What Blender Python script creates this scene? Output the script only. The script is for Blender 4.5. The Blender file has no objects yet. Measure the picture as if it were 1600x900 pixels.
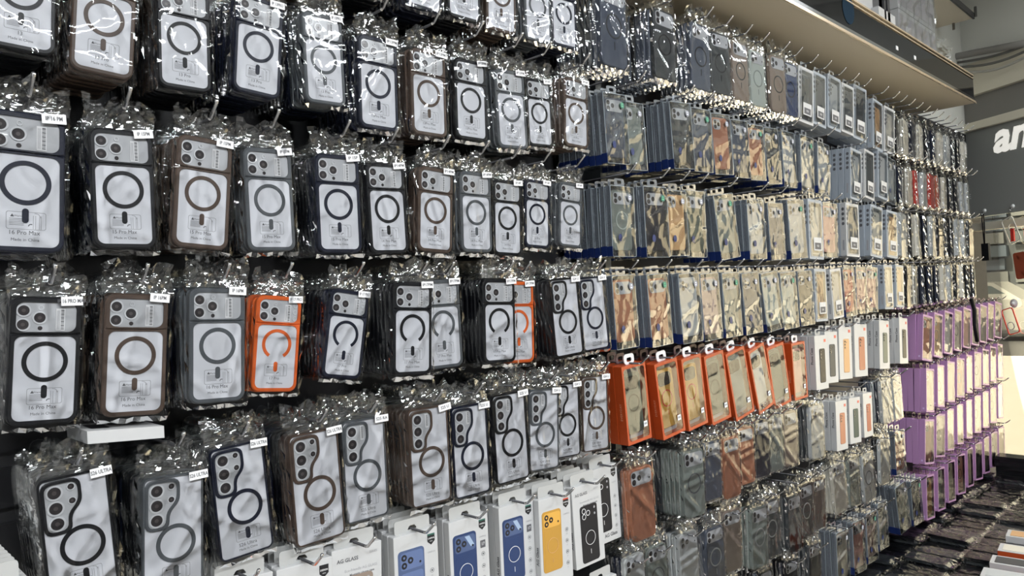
import bpy, math, random
from mathutils import Vector, Matrix, Euler

# ------------------------------------------------------------------ camera, world, light
SC = bpy.context.scene
COL = SC.collection
FPX = 1150.0
YAW, PITCH, ROLL = math.radians(44.66), math.radians(0.553), math.radians(-3.145)
CAM = Vector((0.0, -1.32, 1.60))
_f = Vector((math.sin(YAW), math.cos(YAW), 0)); _r = Vector((math.cos(YAW), -math.sin(YAW), 0)); _u = Vector((0, 0, 1))
F = _f * math.cos(PITCH) + _u * math.sin(PITCH); U2 = _u * math.cos(PITCH) - _f * math.sin(PITCH)
R = _r * math.cos(ROLL) + U2 * math.sin(ROLL); U = U2 * math.cos(ROLL) - _r * math.sin(ROLL)
cd = bpy.data.cameras.new('camera'); cam = bpy.data.objects.new('camera', cd); COL.objects.link(cam)
cd.sensor_width = 36; cd.lens = FPX / 1600 * 36; cd.clip_start = .02; cd.clip_end = 200
m = Matrix((R, U, -F)).transposed().to_4x4(); m.translation = CAM
cam.matrix_world = m
SC.camera = cam
SC.view_settings.view_transform = 'Standard'
SC.view_settings.look = 'None'
SC.view_settings.gamma = 1
SC.view_settings.use_curve_mapping = False
SC.view_settings.exposure = 0.0
try:
    SC.cycles.transparent_max_bounces = 20
    SC.cycles.max_bounces = 6
    SC.cycles.diffuse_bounces = 3
    SC.cycles.glossy_bounces = 4
    SC.cycles.caustics_reflective = False
    SC.cycles.caustics_refractive = False
    SC.cycles.sample_clamp_indirect = 4
except Exception:
    pass
W = bpy.data.worlds.new('world'); SC.world = W; W.use_nodes = True
W.node_tree.nodes['Background'].inputs[0].default_value = (1.0, .86, .64, 1)
W.node_tree.nodes['Background'].inputs[1].default_value = 5.0


def lamp(name, kind, loc, energy, color, rot=(0, 0, 0), size=None):
    d = bpy.data.lights.new(name, kind); d.energy = energy; d.color = color
    if kind == 'AREA':
        d.shape = 'RECTANGLE'; d.size, d.size_y = size
    if kind == 'SUN':
        d.angle = math.radians(1)
    o = bpy.data.objects.new(name, d); o.location = loc; o.rotation_euler = rot; COL.objects.link(o)
    return o


lamp('sun', 'SUN', (0, -2, 9), 19, (1, .88, .68), (math.radians(-8), math.radians(-36), 0))
LAMPS = [(-.6, -1.5, 9, .10), (1.2, -1.5, 9, .10), (3.0, -1.5, 9, .10), (4.4, -1.5, 20, .10),
         (-1.0, -3.0, 84, .30), (.6, -3.0, 80, .30), (2.2, -3.0, 66, .30), (3.6, -3.0, 44, .30)]
for lx, ly, le, lw in LAMPS:
    lamp('ceiling_lamp_light', 'AREA', (lx, ly, 3.33), le, (.93, .97, 1.0), (0, 0, 0), (1.1, lw))


def P(px, py, y):
    d = F * FPX + R * (px - 800) - U * (py - 450)
    t = (y - CAM.y) / d.y
    return CAM + d * t


# ------------------------------------------------------------------ materials
MATS = {}


def mat(name, col, rough=.5, metal=0, coat=0, emit=None, spec=.5):
    if name in MATS: return MATS[name]
    m = bpy.data.materials.new(name); m.use_nodes = True; b = m.node_tree.nodes['Principled BSDF']
    b.inputs['Base Color'].default_value = (*col, 1); b.inputs['Roughness'].default_value = rough
    b.inputs['Metallic'].default_value = metal; b.inputs['Coat Weight'].default_value = coat
    b.inputs['Specular IOR Level'].default_value = spec
    if emit:
        b.inputs['Emission Color'].default_value = (*emit[:3], 1); b.inputs['Emission Strength'].default_value = emit[3]
    MATS[name] = m
    return m


def noisy(name, c1, c2, scale=8, rough=.6, bump=0, stretch=(1, 1, 1), coat=0):
    if name in MATS: return MATS[name]
    m = mat(name, c1, rough, coat=coat); nt = m.node_tree; b = nt.nodes['Principled BSDF']
    tc = nt.nodes.new('ShaderNodeTexCoord'); mp = nt.nodes.new('ShaderNodeMapping'); mp.inputs['Scale'].default_value = stretch
    n = nt.nodes.new('ShaderNodeTexNoise'); n.inputs['Scale'].default_value = scale; n.inputs['Detail'].default_value = 5
    r = nt.nodes.new('ShaderNodeMix'); r.data_type = 'RGBA'
    r.inputs[6].default_value = (*c1, 1); r.inputs[7].default_value = (*c2, 1)
    nt.links.new(tc.outputs['Object'], mp.inputs[0]); nt.links.new(mp.outputs[0], n.inputs['Vector'])
    nt.links.new(n.outputs[0], r.inputs[0]); nt.links.new(r.outputs[2], b.inputs['Base Color'])
    if bump:
        bp = nt.nodes.new('ShaderNodeBump'); bp.inputs['Strength'].default_value = bump; bp.inputs['Distance'].default_value = .002
        nt.links.new(n.outputs[0], bp.inputs['Height']); nt.links.new(bp.outputs[0], b.inputs['Normal'])
    return m


def film(name, scale=70, strength=.6, rough=.06, base=.05, tint=(.97, .98, .98), gain=1.3, dist=.003, milk=0, st=(1, 1, .55)):
    """thin clear plastic: transparent sheet with a creased glossy face"""
    if name in MATS: return MATS[name]
    m = bpy.data.materials.new(name); m.use_nodes = True; nt = m.node_tree; nt.nodes.clear()
    out = nt.nodes.new('ShaderNodeOutputMaterial'); mx = nt.nodes.new('ShaderNodeMixShader')
    tr = nt.nodes.new('ShaderNodeBsdfTransparent'); tr.inputs[0].default_value = (*tint, 1)
    gl = nt.nodes.new('ShaderNodeBsdfGlossy'); gl.inputs['Roughness'].default_value = rough
    gl.inputs[0].default_value = (1, 1, 1, 1)
    tc = nt.nodes.new('ShaderNodeTexCoord')
    mp = nt.nodes.new('ShaderNodeMapping'); mp.inputs['Scale'].default_value = st; mp.inputs['Rotation'].default_value = (0, .4 if st[0] < 1 else 0, 0)
    oi = nt.nodes.new('ShaderNodeObjectInfo')
    ad = nt.nodes.new('ShaderNodeVectorMath'); ad.operation = 'ADD'
    n = nt.nodes.new('ShaderNodeTexNoise'); n.inputs['Scale'].default_value = scale; n.inputs['Detail'].default_value = 2
    n.inputs['Distortion'].default_value = 1.5
    n.noise_type = 'RIDGED_MULTIFRACTAL' if hasattr(n, 'noise_type') else n.noise_type
    bp = nt.nodes.new('ShaderNodeBump'); bp.inputs['Strength'].default_value = strength; bp.inputs['Distance'].default_value = dist
    fr = nt.nodes.new('ShaderNodeFresnel'); fr.inputs[0].default_value = 1.5
    ma = nt.nodes.new('ShaderNodeMath'); ma.operation = 'MULTIPLY_ADD'; ma.inputs[1].default_value = gain; ma.inputs[2].default_value = base
    ma.use_clamp = True
    L = nt.links.new
    L(tc.outputs['Object'], mp.inputs[0]); L(mp.outputs[0], ad.inputs[0]); L(oi.outputs['Random'], ad.inputs[1])
    L(ad.outputs[0], n.inputs['Vector']); L(n.outputs[0], bp.inputs['Height'])
    L(bp.outputs[0], gl.inputs['Normal']); L(bp.outputs[0], fr.inputs['Normal']); L(fr.outputs[0], ma.inputs[0])
    L(ma.outputs[0], mx.inputs[0]); L(tr.outputs[0], mx.inputs[1]); L(gl.outputs[0], mx.inputs[2]); L(mx.outputs[0], out.inputs[0])
    if milk:
        df = nt.nodes.new('ShaderNodeBsdfDiffuse'); df.inputs[0].default_value = (.42, .47, .54, 1); m2 = nt.nodes.new('ShaderNodeMixShader')
        m2.inputs[0].default_value = milk; L(tr.outputs[0], m2.inputs[1]); L(df.outputs[0], m2.inputs[2]); L(m2.outputs[0], mx.inputs[1])
    MATS[name] = m
    return m


BAG = film('bag_film', 26, .32, .05, -.025, gain=1.15, tint=(.99, .99, .99))
FLAP = film('bag_flap_film', 34, .7, .06, .05, st=(.45, 1, 1.5), tint=(.96, .97, .97), gain=1.5)
FLAPB = film('inner_flap_film', 34, .7, .06, .0, tint=(.95, .96, .96), gain=.9, st=(.45, 1, 1.5))
PVC = film('clear_pack_film', 18, .65, .06, .03, tint=(.97, .98, .98), gain=1.45, dist=.004)
WINF = film('box_window_film', 14, .3, .05, .0, tint=(.98, .98, .98), gain=1.0, dist=.004)
TUBE = film('clear_side_film', 20, .2, .12, .08, tint=(.85, .90, .95), gain=1.5, milk=.33)
PANE = film('window_glass', 1, 0, .01, .0, tint=(.93, .95, .94), gain=.8)
COLS = {
    'black': (.008, .0085, .011), 'navy': (.009, .012, .028), 'brown': (.10, .068, .052), 'grey': (.105, .115, .125),
    'orange': (.80, .14, .025), 'dark grey': (.05, .055, .06), 'green grey': (.22, .25, .23), 'taupe': (.27, .21, .17),
    'pale green': (.45, .50, .46), 'copper': (.45, .18, .10), 'tan': (.62, .36, .17), 'silver': (.50, .52, .52),
    'cream': (.72, .68, .58), 'pink': (.70, .38, .32), 'red': (.50, .05, .035), 'white': (.78, .78, .78),
    'yellow': (.50, .27, .045), 'olive': (.12, .14, .11), 'blue': (.022, .045, .13), 'blue grey': (.085, .10, .135),
    'dark green': (.03, .06, .055), 'rust': (.35, .08, .04), 'light blue': (.075, .11, .22), 'rose': (.55, .40, .36),
}


def cm(c, rough=.38):
    return mat('case_' + c.replace(' ', '_'), COLS[c], rough, spec=.28)


CARD = noisy('paper_card', (.74, .75, .80), (.79, .80, .84), 40, .45)
INK = mat('print_ink', (.10, .10, .11), .6)
INKL = mat('print_ink_light', (.33, .33, .35), .6)
WHITE = mat('sticker_white', (.82, .82, .83), .5)
PLATE = mat('camera_plate', (.55, .56, .58), .25)
RIMM = mat('lens_rim', (.72, .73, .75), .18)
LENS = mat('lens_glass', (.035, .03, .032), .15)
LENSC = mat('lens_core', (.09, .075, .075), .25)
METAL = mat('hook_steel', (.55, .55, .55), .22, 1)
METALD = mat('hook_dark', (.06, .06, .065), .35, .6)
BLUEB = mat('band_blue', (.011, .026, .12), .35)
EDGEC = mat('clear_edge', (.42, .47, .52), .25)
GREYC = mat('box_grey', (.36, .40, .45), .4)
ORNG = mat('box_orange', (.44, .062, .012), .4)
PURP = mat('box_purple', (.42, .23, .43), .45)
PURPD = mat('hanger_plum', (.06, .015, .05), .4)
BOXW = noisy('box_white', (.52, .525, .53), (.56, .56, .56), 30, .4)
BOXW2 = mat('box_white_card', (.46, .46, .45), .5)
RED = mat('tag_red', (.7, .04, .03), .5)
CYAN = mat('tag_cyan', (.05, .45, .5), .5)


# ------------------------------------------------------------------ mesh builder
class MB:
    def __init__(s): s.v = []; s.f = []; s.mi = []; s.mats = []; s.sm = []

    def m(s, material):
        if material not in s.mats: s.mats.append(material)
        return s.mats.index(material)

    def add(s, vs, fs, material, smooth=False):
        b = len(s.v); s.v += [tuple(v) for v in vs]; k = s.m(material)
        for f in fs: s.f.append(tuple(i + b for i in f)); s.mi.append(k); s.sm.append(smooth)

    def box(s, x0, x1, y0, y1, z0, z1, material):
        vs = [(x, y, z) for x in (x0, x1) for y in (y0, y1) for z in (z0, z1)]
        s.add(vs, [(0, 1, 3, 2), (4, 6, 7, 5), (0, 4, 5, 1), (2, 3, 7, 6), (0, 2, 6, 4), (1, 5, 7, 3)], material)

    def prism(s, o, y0, y1, material, bevel=0, cap=True, cx=None, cz=None):
        """outline o (x,z) from depth y0 to y1 (y1 = the face towards the aisle)"""
        n = len(o); cx = sum(p[0] for p in o) / n if cx is None else cx; cz = sum(p[1] for p in o) / n if cz is None else cz
        rings = [[(x, y0, z) for x, z in o]]
        if bevel:
            d = -1 if y1 < y0 else 1
            rings.append([(x, y1 - d * bevel, z) for x, z in o])
            w = max(abs(p[0] - cx) for p in o); h = max(abs(p[1] - cz) for p in o)
            sx, sz = 1 - bevel / w, 1 - bevel / h
            rings.append([(cx + (x - cx) * sx, y1, cz + (z - cz) * sz) for x, z in o])
        else:
            rings.append([(x, y1, z) for x, z in o])
        vs = [p for r in rings for p in r]; fs = []
        for k in range(len(rings) - 1):
            for i in range(n): j = (i + 1) % n; fs.append((k * n + i, k * n + j, (k + 1) * n + j, (k + 1) * n + i))
        if cap: fs.append(tuple(range((len(rings) - 1) * n, len(rings) * n))); fs.append(tuple(reversed(range(n))))
        s.add(vs, fs, material)

    def loop(s, o, i, y0, y1, material, bevel=0):
        """band between outer outline o and inner outline i (same count)"""
        n = len(o); L = [[(x, y0, z) for x, z in o], [(x, y1, z) for x, z in o], [(x, y1, z) for x, z in i], [(x, y0, z) for x, z in i]]
        if bevel:
            d = -1 if y1 < y0 else 1
            mid = [((a[0] * .7 + b[0] * .3), (a[1] * .7 + b[1] * .3)) for a, b in zip(o, i)]
            L = [L[0], [(x, y1 - d * bevel, z) for x, z in o], [(x, y1, z) for x, z in mid], L[2], L[3]]
        vs = [p for r in L for p in r]; fs = []; q = len(L)
        for k in range(q):
            for a in range(n): b = (a + 1) % n; kk = (k + 1) % q; fs.append((k * n + a, k * n + b, kk * n + b, kk * n + a))
        s.add(vs, fs, material)

    def disc(s, cx, cz, r, y, material, n=20, rz=None, depth=0):
        rz = rz or r
        o = [(cx + r * math.cos(2 * math.pi * k / n), cz + rz * math.sin(2 * math.pi * k / n)) for k in range(n)]
        if depth: s.prism(o, y + depth, y, material)
        else: s.add([(x, y, z) for x, z in o], [tuple(range(n))], material)

    def ring(s, cx, cz, r0, r1, y0, y1, material, a0=0, a1=360, n=40):
        k = n + 1; pr = []
        for i in range(k):
            a = math.radians(a0 + (a1 - a0) * i / n)
            pr.append((math.cos(a), math.sin(a)))
        vs = [(cx + r1 * c, y0, cz + r1 * t) for c, t in pr] + [(cx + r1 * c, y1, cz + r1 * t) for c, t in pr] + \
             [(cx + r0 * c, y1, cz + r0 * t) for c, t in pr] + [(cx + r0 * c, y0, cz + r0 * t) for c, t in pr]
        fs = []
        for i in range(n):
            for a in range(3): fs.append((a * k + i, a * k + i + 1, (a + 1) * k + i + 1, (a + 1) * k + i))
        fs.append((0, k, 2 * k, 3 * k)); fs.append((k - 1, 2 * k - 1, 3 * k - 1, 4 * k - 1))
        s.add(vs, fs, material)

    def tube(s, pts, r, material, n=8):
        pts = [Vector(p) for p in pts]; rings = []
        for i, p in enumerate(pts):
            d = (pts[min(i + 1, len(pts) - 1)] - pts[max(i - 1, 0)]).normalized()
            a = d.cross(Vector((1, 0, .01))).normalized() if abs(d.x) < .95 else d.cross(Vector((0, 0, 1))).normalized()
            b = d.cross(a)
            rings.append([p + (a * math.cos(2 * math.pi * k / n) + b * math.sin(2 * math.pi * k / n)) * r for k in range(n)])
        vs = [q for rr_ in rings for q in rr_]; fs = []
        for k in range(len(rings) - 1):
            for i in range(n): j = (i + 1) % n; fs.append((k * n + i, k * n + j, (k + 1) * n + j, (k + 1) * n + i))
        fs.append(tuple(range(n))); fs.append(tuple(range((len(rings) - 1) * n, len(rings) * n)))
        s.add(vs, fs, material, True)

    def sheet(s, fn, nx, nz, material, smooth=False):
        vs = [fn(i / nx, k / nz) for k in range(nz + 1) for i in range(nx + 1)]; w = nx + 1
        s.add(vs, [(k * w + i, k * w + i + 1, (k + 1) * w + i + 1, (k + 1) * w + i) for k in range(nz) for i in range(nx)], material, smooth)

    def text(s, t, size, cx, cz, y, material, rot=0, face='front', bold=0, shear=0, wide=1):
        V, Fs = textgeo(t, bold, shear); ca, sa = math.cos(rot), math.sin(rot)
        vs = []
        for x, z in V:
            x *= size * wide; z *= size; x, z = x * ca - z * sa, x * sa + z * ca
            vs.append((cx + x, y, cz + z) if face == 'front' else (y, cx + x, cz + z))   # 'side': written on the -x face, cx runs along y
        if face == 'side': vs = [(a, 2 * cx - b, c) for a, b, c in vs]
        s.add(vs, Fs, material)

    def mesh(s, name):
        me = bpy.data.meshes.new(name); me.from_pydata(s.v, [], s.f)
        for m_ in s.mats: me.materials.append(m_)
        me.polygons.foreach_set('material_index', s.mi); me.polygons.foreach_set('use_smooth', s.sm); me.update()
        return me

    def build(s, name, parent=None):
        o = bpy.data.objects.new(name, s.mesh(name)); COL.objects.link(o)
        if parent: o.parent = parent
        return o


_tx = {}


def textgeo(t, bold=0, shear=0):
    k = (t, bold, shear)
    if k not in _tx:
        c = bpy.data.curves.new('lettering', 'FONT'); c.body = t; c.size = 1; c.align_x = 'CENTER'; c.align_y = 'CENTER'
        c.resolution_u = 2; c.offset = bold; c.shear = shear
        o = bpy.data.objects.new('lettering', c); COL.objects.link(o)
        dg = bpy.context.evaluated_depsgraph_get(); me = o.evaluated_get(dg).to_mesh()
        _tx[k] = ([(v.co.x, v.co.y) for v in me.vertices], [tuple(p.vertices) for p in me.polygons])
        o.evaluated_get(dg).to_mesh_clear(); bpy.data.objects.remove(o); bpy.data.curves.remove(c)
    return _tx[k]


def rr(cx, cz, w, h, r, seg=5):
    o = []
    for qx, qz, a0 in ((1, 1, 0), (-1, 1, 90), (-1, -1, 180), (1, -1, 270)):
        for k in range(seg + 1):
            a = math.radians(a0 + 90 * k / seg)
            o.append((cx + qx * (w / 2 - r) + r * math.cos(a), cz + qz * (h / 2 - r) + r * math.sin(a)))
    return o


def smooth_poly(pts, r, seg=4):
    o = []; n = len(pts)
    for i in range(n):
        a, b, c = Vector(pts[i - 1]), Vector(pts[i]), Vector(pts[(i + 1) % n])
        ra = min(r, (a - b).length * .48, (c - b).length * .48)
        p, q = b + (a - b).normalized() * ra, b + (c - b).normalized() * ra
        for k in range(seg + 1):
            t = k / seg; v = p * (1 - t) ** 2 + b * 2 * t * (1 - t) + q * t * t; o.append((v.x, v.y))
    return o


def tag(o, label=None, cat=None, group=None, kind=None):
    if label: o['label'] = label
    if cat: o['category'] = cat
    if group: o['group'] = group
    if kind: o['kind'] = kind
    return o


def empty(name, loc=(0, 0, 0)):
    o = bpy.data.objects.new(name, None); o.location = loc; o.empty_display_size = .02; COL.objects.link(o); return o


def struct(name, mb):
    return tag(mb.build(name), kind='structure')


rnd = random.Random(7)

# ------------------------------------------------------------------ room shell
BLK = noisy('slatwall_black', (.010, .010, .012), (.020, .020, .022), 20, .35)
PANEL2 = noisy('panel_dark', (.018, .018, .020), (.03, .03, .032), 10, .45)
RX0, RX1, RY, RZ = -2.2, 5.75, -4.2, 3.4
b = MB(); b.box(RX0, RX1 + .2, .0, .1, 0, RZ, PANEL2)
b.box(3.4, RX1 + .2, -.004, 0, CAM.z + .9, RZ, noisy('wall_grey', (.74, .74, .68), (.80, .80, .74), 2, .8))
for k in range(26):   # slat rails
    z = .35 + k * .0815
    b.box(RX0, 1.45, -.012, 0, z, z + .058, BLK)
struct('wall_back', b)
b = MB(); b.box(RX0, RX1 + .3, RY, .1, -.1, 0, noisy('floor_tile', (.30, .28, .26), (.38, .36, .33), 3, .3)); struct('floor', b)
CEIL = noisy('ceiling_paint', (.62, .62, .60), (.68, .68, .66), 2, .8)
b = MB(); b.box(RX0, RX1 + .3, RY, .1, RZ, RZ + .1, CEIL); struct('ceiling', b)
b = MB(); b.box(RX0 - .1, RX0, RY, .1, 0, RZ, noisy('wall_paint_side', (.55, .55, .55), (.60, .60, .60), 2, .8)); struct('wall_side', b)
b = MB(); b.box(RX0, RX1 + .3, RY - .1, RY, 0, RZ, noisy('wall_paint_front', (.10, .10, .10), (.30, .29, .28), 5, .6)); struct('wall_front', b)
for lx, ly, le, lw in LAMPS:
    b = MB(); b.box(lx - .58, lx + .58, ly - lw / 2 - .03, ly + lw / 2 + .03, 3.34, 3.395, BOXW)
    tag(b.build('ceiling_lamp'), 'slim white ceiling batten lamp above the aisle', 'ceiling light', 'ceiling battens')

# storefront: a glazed front that comes in at an angle from the end of the display wall
S0 = Vector((5.62, -.02, 0)); SD = Vector((-.5, -.866, 0)).normalized(); SN = Vector((-.866, .5, 0))   # SN faces the room


def SP(s, z, n=0): return S0 + SD * s + SN * n + Vector((0, 0, z))


def slab(mb, s0, s1, z0, z1, n0, n1, material):
    vs = [SP(s, z, n) for s in (s0, s1) for n in (n0, n1) for z in (z0, z1)]
    mb.add(vs, [(0, 1, 3, 2), (4, 6, 7, 5), (0, 4, 5, 1), (2, 3, 7, 6), (0, 2, 6, 4), (1, 5, 7, 3)], material)


def SPx(px, py, n=0):
    """where the sight line through a photo pixel meets the storefront plane"""
    d = F * FPX + R * (px - 800) - U * (py - 450)
    o = S0 + SN * n; t = (o - CAM).dot(SN) / d.dot(SN); p = CAM + d * t
    return (p - S0).dot(SD), p.z


FRAMEW = mat('frame_white', (.70, .70, .66), .4)
KICK = mat('kick_panel', (.66, .56, .52), .55)
s_, zs = SPx(1585, 716)
SILLZ = zs
b = MB(); slab(b, -.3, 4.9, 0, SILLZ - .035, -.06, 0, KICK); struct('wall_storefront', b)
b = MB(); slab(b, -.3, 4.9, SILLZ - .035, SILLZ, -.07, .03, FRAMEW); struct('trim_1', b)
HEAD = mat('header_dark', (.22, .21, .19), .5); HEADL = mat('header_light', (.75, .70, .56), .5)
zA = SPx(1560, 190)[1]; zB = SPx(1570, 137)[1]; zC = SPx(1560, 110)[1]; zD = SPx(1560, 88)[1]
b = MB(); slab(b, -.3, 4.9, zA, zB, -.06, .02, HEAD); slab(b, -.3, 4.9, zA - .02, zA + .03, -.06, .05, HEADL); struct('trim_2', b)
b = MB(); slab(b, -.3, 4.9, zB, zD, -.06, .06, HEADL); slab(b, -.3, 4.9, zD, RZ - .001, -.08, .0, noisy('wall_grey', (.74, .74, .68), (.80, .80, .74), 2, .8)); struct('wall_header', b)
zSill2 = SPx(1560, 345)[1]
b = MB(); slab(b, -.3, 4.9, SILLZ, zA, -.02, -.012, PANE); tag(b.build('window_1'), kind='structure')
b = MB(); slab(b, 1.45, 1.52, SILLZ, zA, -.05, .02, FRAMEW); slab(b, 3.1, 3.17, SILLZ, zA, -.05, .02, FRAMEW)
slab(b, -.3, 1.45, zSill2 - .05, zSill2, -.05, .01, HEADL); struct('window_frame', b)

# ------------------------------------------------------------------ outside
CONC = noisy('street_concrete', (.62, .58, .50), (.72, .68, .60), 1.5, .8)
b = MB(); b.box(5.0, 40, -25, 25, -.25, -.12, CONC); struct('street', b)
FAC = noisy('facade_stone', (.028, .034, .036), (.055, .062, .062), 2.2, .8, stretch=(1, 1, 3))
b = MB(); b.box(30, 32, -2, 34, -.1, 9, FAC); b.box(29, 32, -70, -2, -.1, 8, noisy('facade_cream', (.16, .15, .13), (.66, .60, .50), .35, .8))  # cream stretch is out of view, added pale for the packs to reflect
for k in range(9):
    for j in range(14):
        q = random.Random(k * 31 + j); b.box(29.9 - q.uniform(0, .3), 30, 1 + j * .9 + q.uniform(0, .2), 1.75 + j * .9, .2 + k * .45, .58 + k * .45, [FAC, mat('crate_pale', (.08, .085, .08), .6), mat('crate_blue', (.035, .05, .065), .6), mat('crate_grey', (.04, .045, .045), .6)][q.randrange(4)])
struct('exterior', b)
for k, yy in enumerate((-3.2, .2, 3.6, 7.0)):
    b = MB(); b.box(29.9, 30.0, yy - 8, yy - 5.4, .9, 2.6, mat('far_glass_blue', (.03, .05, .06), .6)); b.box(29.85, 29.95, yy - 8.1, yy - 5.3, .7, .9, HEADL)
    struct('window_%d' % (k + 2), b)


def car(x, y):
    t = tag(empty('car', (x, y, -.12)), 'pale parked car in the street seen through the shop window', 'car')
    prof = [(-2.1, .35), (-2.15, .75), (-1.5, .92), (-1.0, .98), (-.45, 1.38), (.9, 1.42), (1.6, 1.05), (2.1, .95), (2.15, .4), (1.6, .28), (-1.6, .28)]
    b = MB(); n = len(prof); paint = mat('car_paint', (.20, .20, .18), .3); gl = mat('car_glass', (.05, .07, .07), .1)
    vs = [(xx * (1), p, zz) for xx in (0,) for p, zz in prof]
    vs = [(-.85 + (.12 if zz > 1.1 else 0), p, zz) for p, zz in prof] + [(.85 - (.12 if zz > 1.1 else 0), p, zz) for p, zz in prof]
    b.add(vs, [tuple(range(n)), tuple(range(n, 2 * n))] + [(i, (i + 1) % n, n + (i + 1) % n, n + i) for i in range(n)], paint)
    b.build('body', t)
    for s in (-1, 1):
        for q in (((-.85, 1.0), (-.4, 1.32), (.15, 1.34), (.15, 1.0)), ((.22, 1.0), (.22, 1.34), (.85, 1.34), (1.35, 1.04))):
            b = MB(); b.add([(s * (.80 + .01), p, z) for p, z in q], [(0, 1, 2, 3)], gl); b.build('side_window', t)
    for s in (-.8, .8):
        for p in (-1.35, 1.35):
            b = MB(); o = [(p + .32 * math.cos(a * math.pi / 10), .32 + .32 * math.sin(a * math.pi / 10)) for a in range(20)]
            vs = [(s - .1, u_, v_) for u_, v_ in o] + [(s + .1, u_, v_) for u_, v_ in o]
            b.add(vs, [tuple(range(20)), tuple(range(20, 40))] + [(i, (i + 1) % 20, 20 + (i + 1) % 20, 20 + i) for i in range(20)], mat('tyre', (.02, .02, .02), .7))
            b.build('wheel', t)
    return t


car(21, 3.5)
b = MB(); b.box(17, 28, -20, 24, -.12, -.115, mat('road_asphalt', (.045, .045, .043), .8)); struct('road', b)

# ------------------------------------------------------------------ shelf with fascia over the far panel
BEIGE = noisy('shelf_board', (.62, .55, .43), (.66, .59, .47), 2, .55)
GLOSS = mat('fascia_gloss', (.006, .007, .009), .05, spec=.2)
EDGE = mat('fascia_edge', (.75, .60, .42), .25, .6)
ZS = CAM.z + .875; YS = -.317
XE = P(1523, 166, YS).x; XE2 = XE - .02
x_s = .2
t = tag(empty('display_shelf', (2, 0, ZS)), 'long beige shelf with black gloss fascia above the hanging cases', 'shelf')


def off(mb, loc):
    mb.v = [(x - loc[0], y - loc[1], z - loc[2]) for x, y, z in mb.v]; return mb


b = MB(); b.box(x_s, XE, YS, -.001, ZS, ZS + .018, BEIGE); off(b, (2, 0, ZS)).build('board', t)
b = MB(); b.box(x_s, XE2, YS - .004, YS + .012, ZS + .012, ZS + .135, GLOSS); b.box(XE2 - .012, XE2, YS, -.01, ZS + .018, ZS + .135, GLOSS)
f_ = off(b, (2, 0, ZS)).build('fascia', t)
b = MB(); b.box(x_s, XE, YS - .010, YS - .004, ZS - .003, ZS + .007, EDGE); b.box(x_s, XE2, YS - .010, YS + .012, ZS + .135, ZS + .142, EDGE)
b.box(x_s, XE2, YS - .008, YS - .005, ZS + .121, ZS + .126, EDGE); b.box(x_s, XE2, YS - .009, YS - .005, ZS + .007, ZS + .020, mat('chrome_strip', (.45, .45, .45), .12, 1))
off(b, (2, 0, ZS)).build('edge_trim', t)
b = MB()
for px, py in ((1402, 75), (1430, 90)):
    p = P(px, py, YS - .006); b.box(p.x - .012, p.x + .012, YS - .006, YS - .004, p.z - .008, p.z + .008, WHITE)
off(b, (2, 0, ZS)).build('small_label', t)
p = P(1326, 14, YS - .006); b = MB(); b.disc(p.x - 2, p.z - ZS, .055, YS - .0055, mat('reflection_blue', (.004, .02, .04), .8, spec=.1), 24); b.build('blue_reflection', t)  # round blue reflection in the gloss fascia, painted as a disc
b = MB(); b.box(x_s, XE2, YS + .012, -.001, ZS + .125, ZS + .135, BEIGE); off(b, (2, 0, ZS)).build('top_board', t)
# the higher small shelf near the front corner
p1 = P(1520, 29, -.20)
b = MB(); b.box(4.18, p1.x, -.20, -.001, p1.z, p1.z + .02, BEIGE); b.box(4.18, p1.x, -.21, -.20, p1.z - .005, p1.z + .03, METALD)
b.tube([(p1.x - .02, -.22, p1.z), (p1.x - .02, -.22, p1.z + .06)], .008, METAL); b.tube([(p1.x - .01, -.1, p1.z - .04), (p1.x - .01, -.1, p1.z)], .008, METAL)
tag(b.build('upper_shelf'), 'small beige shelf high under the ceiling with dark edge', 'shelf')

# wrapped white boxes on the shelf
WRAP = film('wrap_film', 18, .6, .1, .08, gain=1.3)
ZT = ZS + .136


def wrapped(px0, px1, ztop, y0, y1, label, n=5):
    x0, x1 = P(px0, 60, y0).x, P(px1, 60, y0).x
    t = tag(empty('wrapped_boxes', ((x0 + x1) / 2, (y0 + y1) / 2, ZT)), label, 'boxes'); c = t.location
    h = ztop / 3
    for lev in range(3):
        for k in range(n):
            a = x0 + (x1 - x0) * k / n; bb = MB()
            bb.box(a + .001, a + (x1 - x0) / n - .001, y0, y1, ZT + lev * h + .001, ZT + (lev + 1) * h - .002, BOXW)
            bb.box(a + .008, a + (x1 - x0) / n - .008, y0 - .001, y0, ZT + lev * h + .02, ZT + (lev + 1) * h - .02, mat('box_print_grey', (.42, .40, .42), .5))
            off(bb, c).build('white_carton', t)
    bb = MB(); r = random.Random(3)
    g = lambda u, v: (x0 - .004 + (x1 - x0 + .008) * u + r.uniform(-.004, .004), y0 - .006 + r.uniform(-.006, .004), ZT + ztop * v)
    bb.sheet(g, 12, 16, WRAP)
    g = lambda u, v: (x1 + .006 + r.uniform(-.004, .02), y0 + (y1 - y0) * u, ZT + ztop * v)
    bb.sheet(g, 8, 16, WRAP)
    off(bb, c).build('shrink_wrap', t)


wrapped(1406, 1462, .46, -.27, -.06, 'tall block of shrink wrapped white cartons on the gloss fascia shelf')
def single_box(px0, px1, z0, h, y0, y1, label):
    x0, x1 = P(px0, 50, y0).x, P(px1, 50, y0).x; b = MB(); b.box(x0, x1, y0, y1, z0, z0 + h, BOXW); tag(b.build('white_carton'), label, 'box')


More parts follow.
